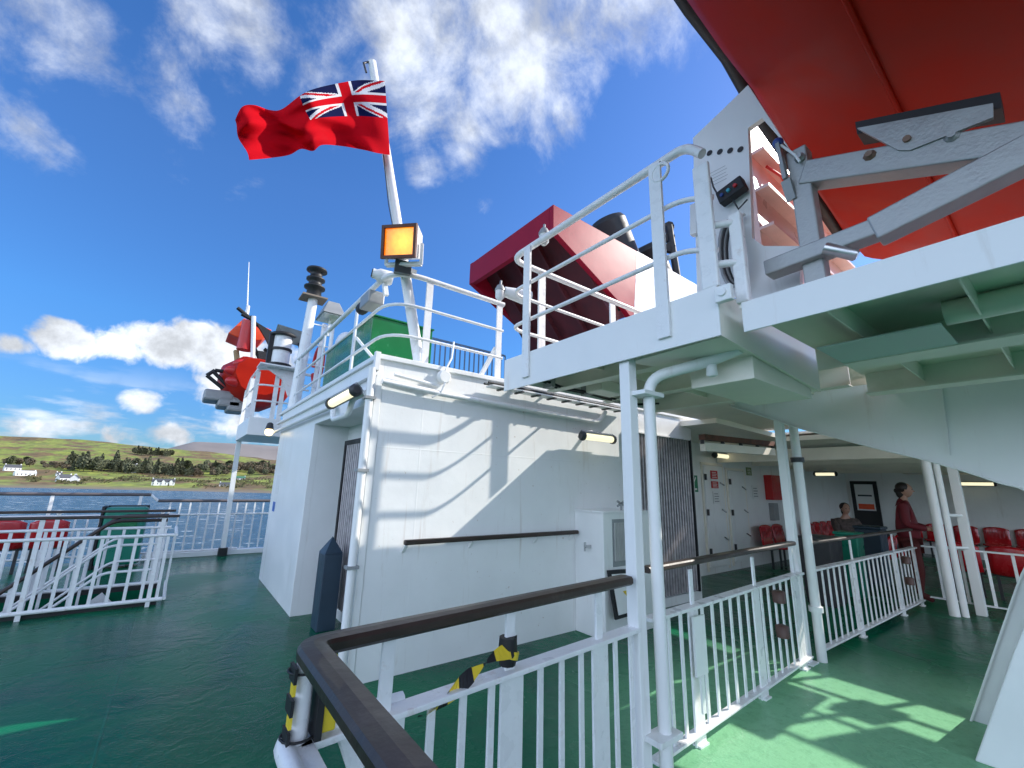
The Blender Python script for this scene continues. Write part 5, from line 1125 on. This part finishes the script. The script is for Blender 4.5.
# ------------------------------------------------------------------ rescue boat platform and rescue boat
px_ = at('y', 9.5, 249, 425).x
rp = thing('rescue_platform', 'small white box platform on a slim post beyond the deckhouse', 'platform', (1, 11.3, 0))
MB().box(.92, 9.5, 2.42, 1.9, 11.5, 2.76).build('platform_box', W, rp, .006)
MB().bar((1.03, 11.45, 0), (.99, 11.45, 2.42), .09, .09).build('post', W, rp); MB().box(.95, 11.37, 0, 1.11, 11.53, .16).build('post_foot', BK, rp)
rr_ = thing('rescue_rail', 'rounded white rail with uprights on the small box platform', 'railing', (1, 10, 2.76))
for z, r_ in ((3.75, .03), (3.42, .018), (3.1, .018)): MB().tube(rounded([(.97, 11.4, z-.3 if z > 3.7 else z), (.97, 10.9, z), (.97, 9.55, z), (1.9, 9.55, z)], .25), r_, 8).build('rail_bar', WR, rr_)
for x, y in ((.97, 11.35), (.97, 10.5), (.97, 9.7), (1.3, 9.55), (1.42, 9.55)): MB().bar((x, y, 2.76), (x, y, 3.7), .08, .02, (0, 1, 0)).build('upright', WR, rr_)
Y = 12.4
def ry_(px, py): return at('y', Y, px, py)
rb = thing('rescue_boat', 'red rescue boat with black frame hanging beyond the deckhouse at the left', 'boat', ry_(255, 415))
hp = [(218, 378), (222, 366), (240, 358), (262, 362), (284, 374), (292, 392), (284, 402), (262, 410), (240, 408), (226, 398)]
c0_ = V((0, 0, 0)); P_ = [ry_(*k) for k in hp]; cen = sum(P_, V((0, 0, 0)))/len(P_)
m = MB(); rings = []
for i in range(9):
    t_ = i/8; yy = -1.1+2.6*t_; s_ = math.sin(math.pi*(.14+.72*t_))**.5; rings.append([V((cen.x+(p.x-cen.x)*s_, Y+yy, cen.z+(p.z-cen.z)*s_)) for p in P_])
k = len(P_); m.add([v for g in rings for v in g], [(i*k+j, i*k+(j+1) % k, (i+1)*k+(j+1) % k, (i+1)*k+j) for i in range(8) for j in range(k)], True); m.add(rings[0], [tuple(range(k))[::-1]]); m.add(rings[-1], [tuple(range(k))])
m.build('boat_hull', HULL, rb)
MB().prism([ry_(*k) for k in ((228, 333), (244, 318), (272, 330), (262, 340), (246, 341))], (0, .9, 0)).build('canopy', ORG, rb, .02)
q = ry_(243, 352); MB().tube([q+V((0, -.2, 0)), q+V((.02, -.2, .75))], .17, 14).build('red_cylinder', REDC, rb)
m = MB()
for a_, b_ in (((206, 378), (214, 373)), ((214, 373), (228, 375)), ((206, 378), (222, 391)), ((212, 374), (226, 388)), ((236, 312), (264, 336)), ((236, 312), (252, 325)), ((264, 336), (280, 356)), ((250, 320), (252, 372)), ((252, 350), (262, 372)), ((262, 352), (275, 362)), ((240, 318), (247, 322))): m.tube([ry_(*a_)+V((0, -.35, 0)), ry_(*b_)+V((0, -.35, 0))], .045, 6)
m.build('black_frame', BK, rb)
MB().prism([ry_(*k)+V((0, -.5, 0)) for k in ((253, 327), (268, 336), (276, 358), (270, 358), (262, 342))], (0, .1, 0)).prism([ry_(*k)+V((0, -.5, 0)) for k in ((255, 355), (272, 357), (271, 364), (256, 363))], (0, .1, 0)).build('davit_arm', BK, rb)
MB().tube([ry_(251, 322)+V((0, -.5, 0)), ry_(250, 365)+V((0, -.5, 0))], .05, 8).build('white_strut', WR, rb)
m = MB()
for px, py, w in ((218, 398, .30), (228, 404, .24), (234, 408, .18)): c = ry_(px, py); m.box(c.x-w, c.y-.5, c.z-.14, c.x+w, c.y+.2, c.z+.12)
m.build('outboard_engine', GY, rb, .05)
m = MB(); 
for px, py in ((233, 388), (240, 372), (232, 378), (256, 374)): c = ry_(px, py); m.ball(c+V((0, -.9, 0)), .17, 8, (1.4, .8, .7))
m.build('red_fender', REDC, rb)
MB().bar(ry_(238, 368), ry_(236, 350), .12, .12).build('tan_strop', mat('tan_canvas', (.40, .30, .16), .8), rb, .03)
p0 = ry_(247, 313); p1 = ry_(249, 262); t = thing('whip_antenna', 'thin white whip antenna above the red rescue boat', 'antenna', p0); MB().tube([p0, p1], .022, 6, .008).build('whip', WR, t); MB().lathe(p0+V((0,0,-.1)), (0, 0, 1), [(0, .05), (.3, .04)], 8).build('antenna_base', WR, t)
# clutter at roof end
for px, zt, rr, lb in ((288, 300, .03, 0), (329, 318, .025, 1), (322, 330, .03, 2)):
    p = at('x', 1.75, px if px > 300 else 322, 380); pass
for k, (px, py, lb) in enumerate(((326, 325, 'thin white antenna pole left of the grey rail floodlight'), (334, 318, 'short white pole behind the grey rail floodlight'))):
    tp_ = at('x', 1.9, px, py); o = MB().tube([(tp_.x, tp_.y, 2.8), tp_], .035, 8).build('antenna_pole', WR); tag(o, lb, 'antenna')

# ------------------------------------------------------------------ upper works forward of the shelter (none built, no shade from here)

# ------------------------------------------------------------------ light, sky
SUN = V((.766, -.295, .572)).normalized()
sd_ = bpy.data.lights.new('sun', 'SUN'); so = bpy.data.objects.new('sun', sd_); col.objects.link(so)
sd_.energy = 3.1; sd_.angle = R(.5); sd_.color = (1, .95, .87); so.rotation_euler = SUN.to_track_quat('Z', 'Y').to_euler(); so.location = (0, 0, 30)
w = bpy.data.worlds.new('World'); sc.world = w; w.use_nodes = True; N, L = w.node_tree.nodes, w.node_tree.links
bg = N['Background']; bg.inputs[1].default_value = .15
sky = N.new('ShaderNodeTexSky'); sky.sky_type = 'NISHITA'; sky.sun_disc = False; sky.sun_elevation = math.asin(SUN.z); sky.sun_rotation = math.atan2(SUN.x, SUN.y)
sky.air_density = 1.0; sky.dust_density = .4; sky.ozone_density = 2.0
hs = N.new('ShaderNodeHueSaturation'); hs.inputs['Saturation'].default_value = 1.32; hs.inputs['Value'].default_value = .78; L.new(sky.outputs[0], hs.inputs['Color'])
tc = N.new('ShaderNodeTexCoord'); D = tc.outputs['Generated']
def vm(op, a, b=None, sc_=None):
    n = N.new('ShaderNodeVectorMath'); n.operation = op
    if isinstance(a, tuple): n.inputs[0].default_value = a
    else: L.new(a, n.inputs[0])
    if b is not None:
        if isinstance(b, tuple): n.inputs[1].default_value = b
        else: L.new(b, n.inputs[1])
    return n
def ma(op, a, b=0, c=None, clamp=False):
    n = N.new('ShaderNodeMath'); n.operation = op; n.use_clamp = clamp
    for i, x in enumerate((a, b, c)):
        if x is None: continue
        if isinstance(x, (int, float)): n.inputs[i].default_value = x
        else: L.new(x, n.inputs[i])
    return n.outputs[0]
def noise_(vec, s, det, rough, dist=0):
    n = N.new('ShaderNodeTexNoise'); L.new(vec, n.inputs['Vector']); n.inputs['Scale'].default_value = s; n.inputs['Detail'].default_value = det; n.inputs['Roughness'].default_value = rough; n.inputs['Distortion'].default_value = dist; return n.outputs['Fac']
def sm(x, a, b):
    n = N.new('ShaderNodeMapRange'); n.interpolation_type = 'SMOOTHSTEP'; n.inputs[1].default_value = a; n.inputs[2].default_value = b; L.new(x, n.inputs[0]); return n.outputs[0]
def dirof(px, py): d = fwd+rt*((px-512)/FOC)+up*((384-py)/FOC); return tuple(d.normalized())
def blobs(lst, flat):
    out = None
    for px, py, r_, amp in lst:
        v = vm('SUBTRACT', D, dirof(px, py)); v2 = vm('MULTIPLY', v.outputs[0], (1, 1, flat)); ln = vm('LENGTH', v2.outputs[0])
        g = ma('MULTIPLY', ma('SUBTRACT', 1.0, sm(ln.outputs['Value'], 0, r_)), amp)
        out = g if out is None else ma('MAXIMUM', out, g)
    return out
band = noise_(vm('MULTIPLY', D, (1, 1, 4)).outputs[0], 5, 8, .55)
sep = N.new('ShaderNodeSeparateXYZ'); L.new(D, sep.inputs[0])
high = blobs([(60, 20, .17, .72), (20, 130, .11, .55), (60, 145, .06, .45), (150, 60, .12, .45), (250, 20, .20, .85), (330, 60, .22, .8), (430, 40, .3, 1.0), (510, 40, .32, 1.05), (600, 10, .30, 1.0), (470, 130, .16, .8), (180, 100, .12, .35), (430, 160, .10, .5), (486, 205, .06, .6), (560, 100, .15, .7)], 1.0)
hn = noise_(vm('MULTIPLY', D, (1, 1, 1.3)).outputs[0], 2.6, 14, .62, .5); hn2 = noise_(D, 8, 10, .64, .4)
hd = sm(ma('ADD', ma('MULTIPLY', high, .42), ma('ADD', ma('MULTIPLY', hn, .95), ma('MULTIPLY', hn2, .38))), .82, 1.10)
low = blobs([(240, 360, .20, 1.15), (215, 395, .12, 1.0), (70, 340, .12, 1.0), (120, 345, .12, 1), (165, 345, .14, 1.1), (205, 340, .13, 1.1), (230, 385, .14, 1.1), (145, 405, .09, .9), (10, 345, .08, .9), (230, 425, .15, .9), (110, 434, .12, .75), (30, 430, .10, .8), (170, 432, .10, .8)], 1.7)
ln_ = noise_(D, 11, 10, .58, .3)
ld = sm(ma('ADD', ma('MULTIPLY', low, .55), ma('MULTIPLY', ln_, .9)), .76, .92)
bm_ = ma('MULTIPLY', sm(band, .46, .60), ma('SUBTRACT', 1.0, sm(sep.outputs[2], .06, .20)))
bk = vm('DOT_PRODUCT', D, tuple(V((-.35, -.75, .55)).normalized()))  # unseen cloud cover added behind the view to brighten shaded surfaces
bkn = sm(ma('ADD', ma('MULTIPLY', sm(bk.outputs['Value'], .1, .75), .55), ma('MULTIPLY', hn, .6)), .42, .72)
bkn = ma('MULTIPLY', bkn, sm(bk.outputs['Value'], .05, .3))
lowb = vm('DOT_PRODUCT', D, (-.86, -.5, 0)); lbn = ma('MULTIPLY', sm(lowb.outputs['Value'], .15, .5), ma('MULTIPLY', sm(sep.outputs[2], .0, .05), ma('SUBTRACT', 1.0, sm(sep.outputs[2], .35, .6))))  # bright low cloud bank added out of view to fill shaded faces
lbn = ma('MULTIPLY', lbn, sm(band, .36, .52)); den0 = ma('MAXIMUM', ma('MULTIPLY', bkn, .5), lbn)
den = ma('MAXIMUM', ma('MAXIMUM', den0, ma('MULTIPLY', hd, .85)), ma('MAXIMUM', ld, ma('MULTIPLY', bm_, .85)))
shade = ma('MULTIPLY_ADD', sm(noise_(D, 9, 8, .62), .35, .65), .55, .62)
cc = vm('SCALE', (3.3, 3.5, 3.8)); L.new(ma('MULTIPLY', shade, ma('MULTIPLY_ADD', lbn, 2.2, 1.0)), cc.inputs['Scale'])
mx = N.new('ShaderNodeMix'); mx.data_type = 'RGBA'; L.new(den, mx.inputs[0]); mel = N.new('ShaderNodeValToRGB'); e = mel.color_ramp.elements; e[0].position = 0; e[0].color = (.22, .34, .52, 1); e[1].position = .55; e[1].color = (1.0, .84, .98, 1)
x_ = e.new(.10); x_.color = (.26, .42, .64, 1); x_ = e.new(.28); x_.color = (.55, .70, .88, 1); L.new(sep.outputs[2], mel.inputs[0])
mu_ = vm('MULTIPLY', hs.outputs[0], mel.outputs[0]); L.new(mu_.outputs[0], mx.inputs[6]); cb_ = N.new('ShaderNodeMix'); cb_.data_type = 'RGBA'; L.new(ma('MAXIMUM', den0, 0), cb_.inputs[0]); L.new(cc.outputs[0], cb_.inputs[6]); ct = vm('MULTIPLY', cc.outputs[0], (.86, .99, 1.20)); L.new(ct.outputs[0], cb_.inputs[7]); L.new(cb_.outputs[2], mx.inputs[7]); L.new(mx.outputs[2], bg.inputs[0])

sc.view_settings.view_transform = 'Standard'; sc.view_settings.look = 'None'; sc.view_settings.exposure = 1.0; sc.view_settings.gamma = 1; sc.view_settings.use_curve_mapping = False
sc.cycles.use_denoising = True; sc.cycles.max_bounces = 8
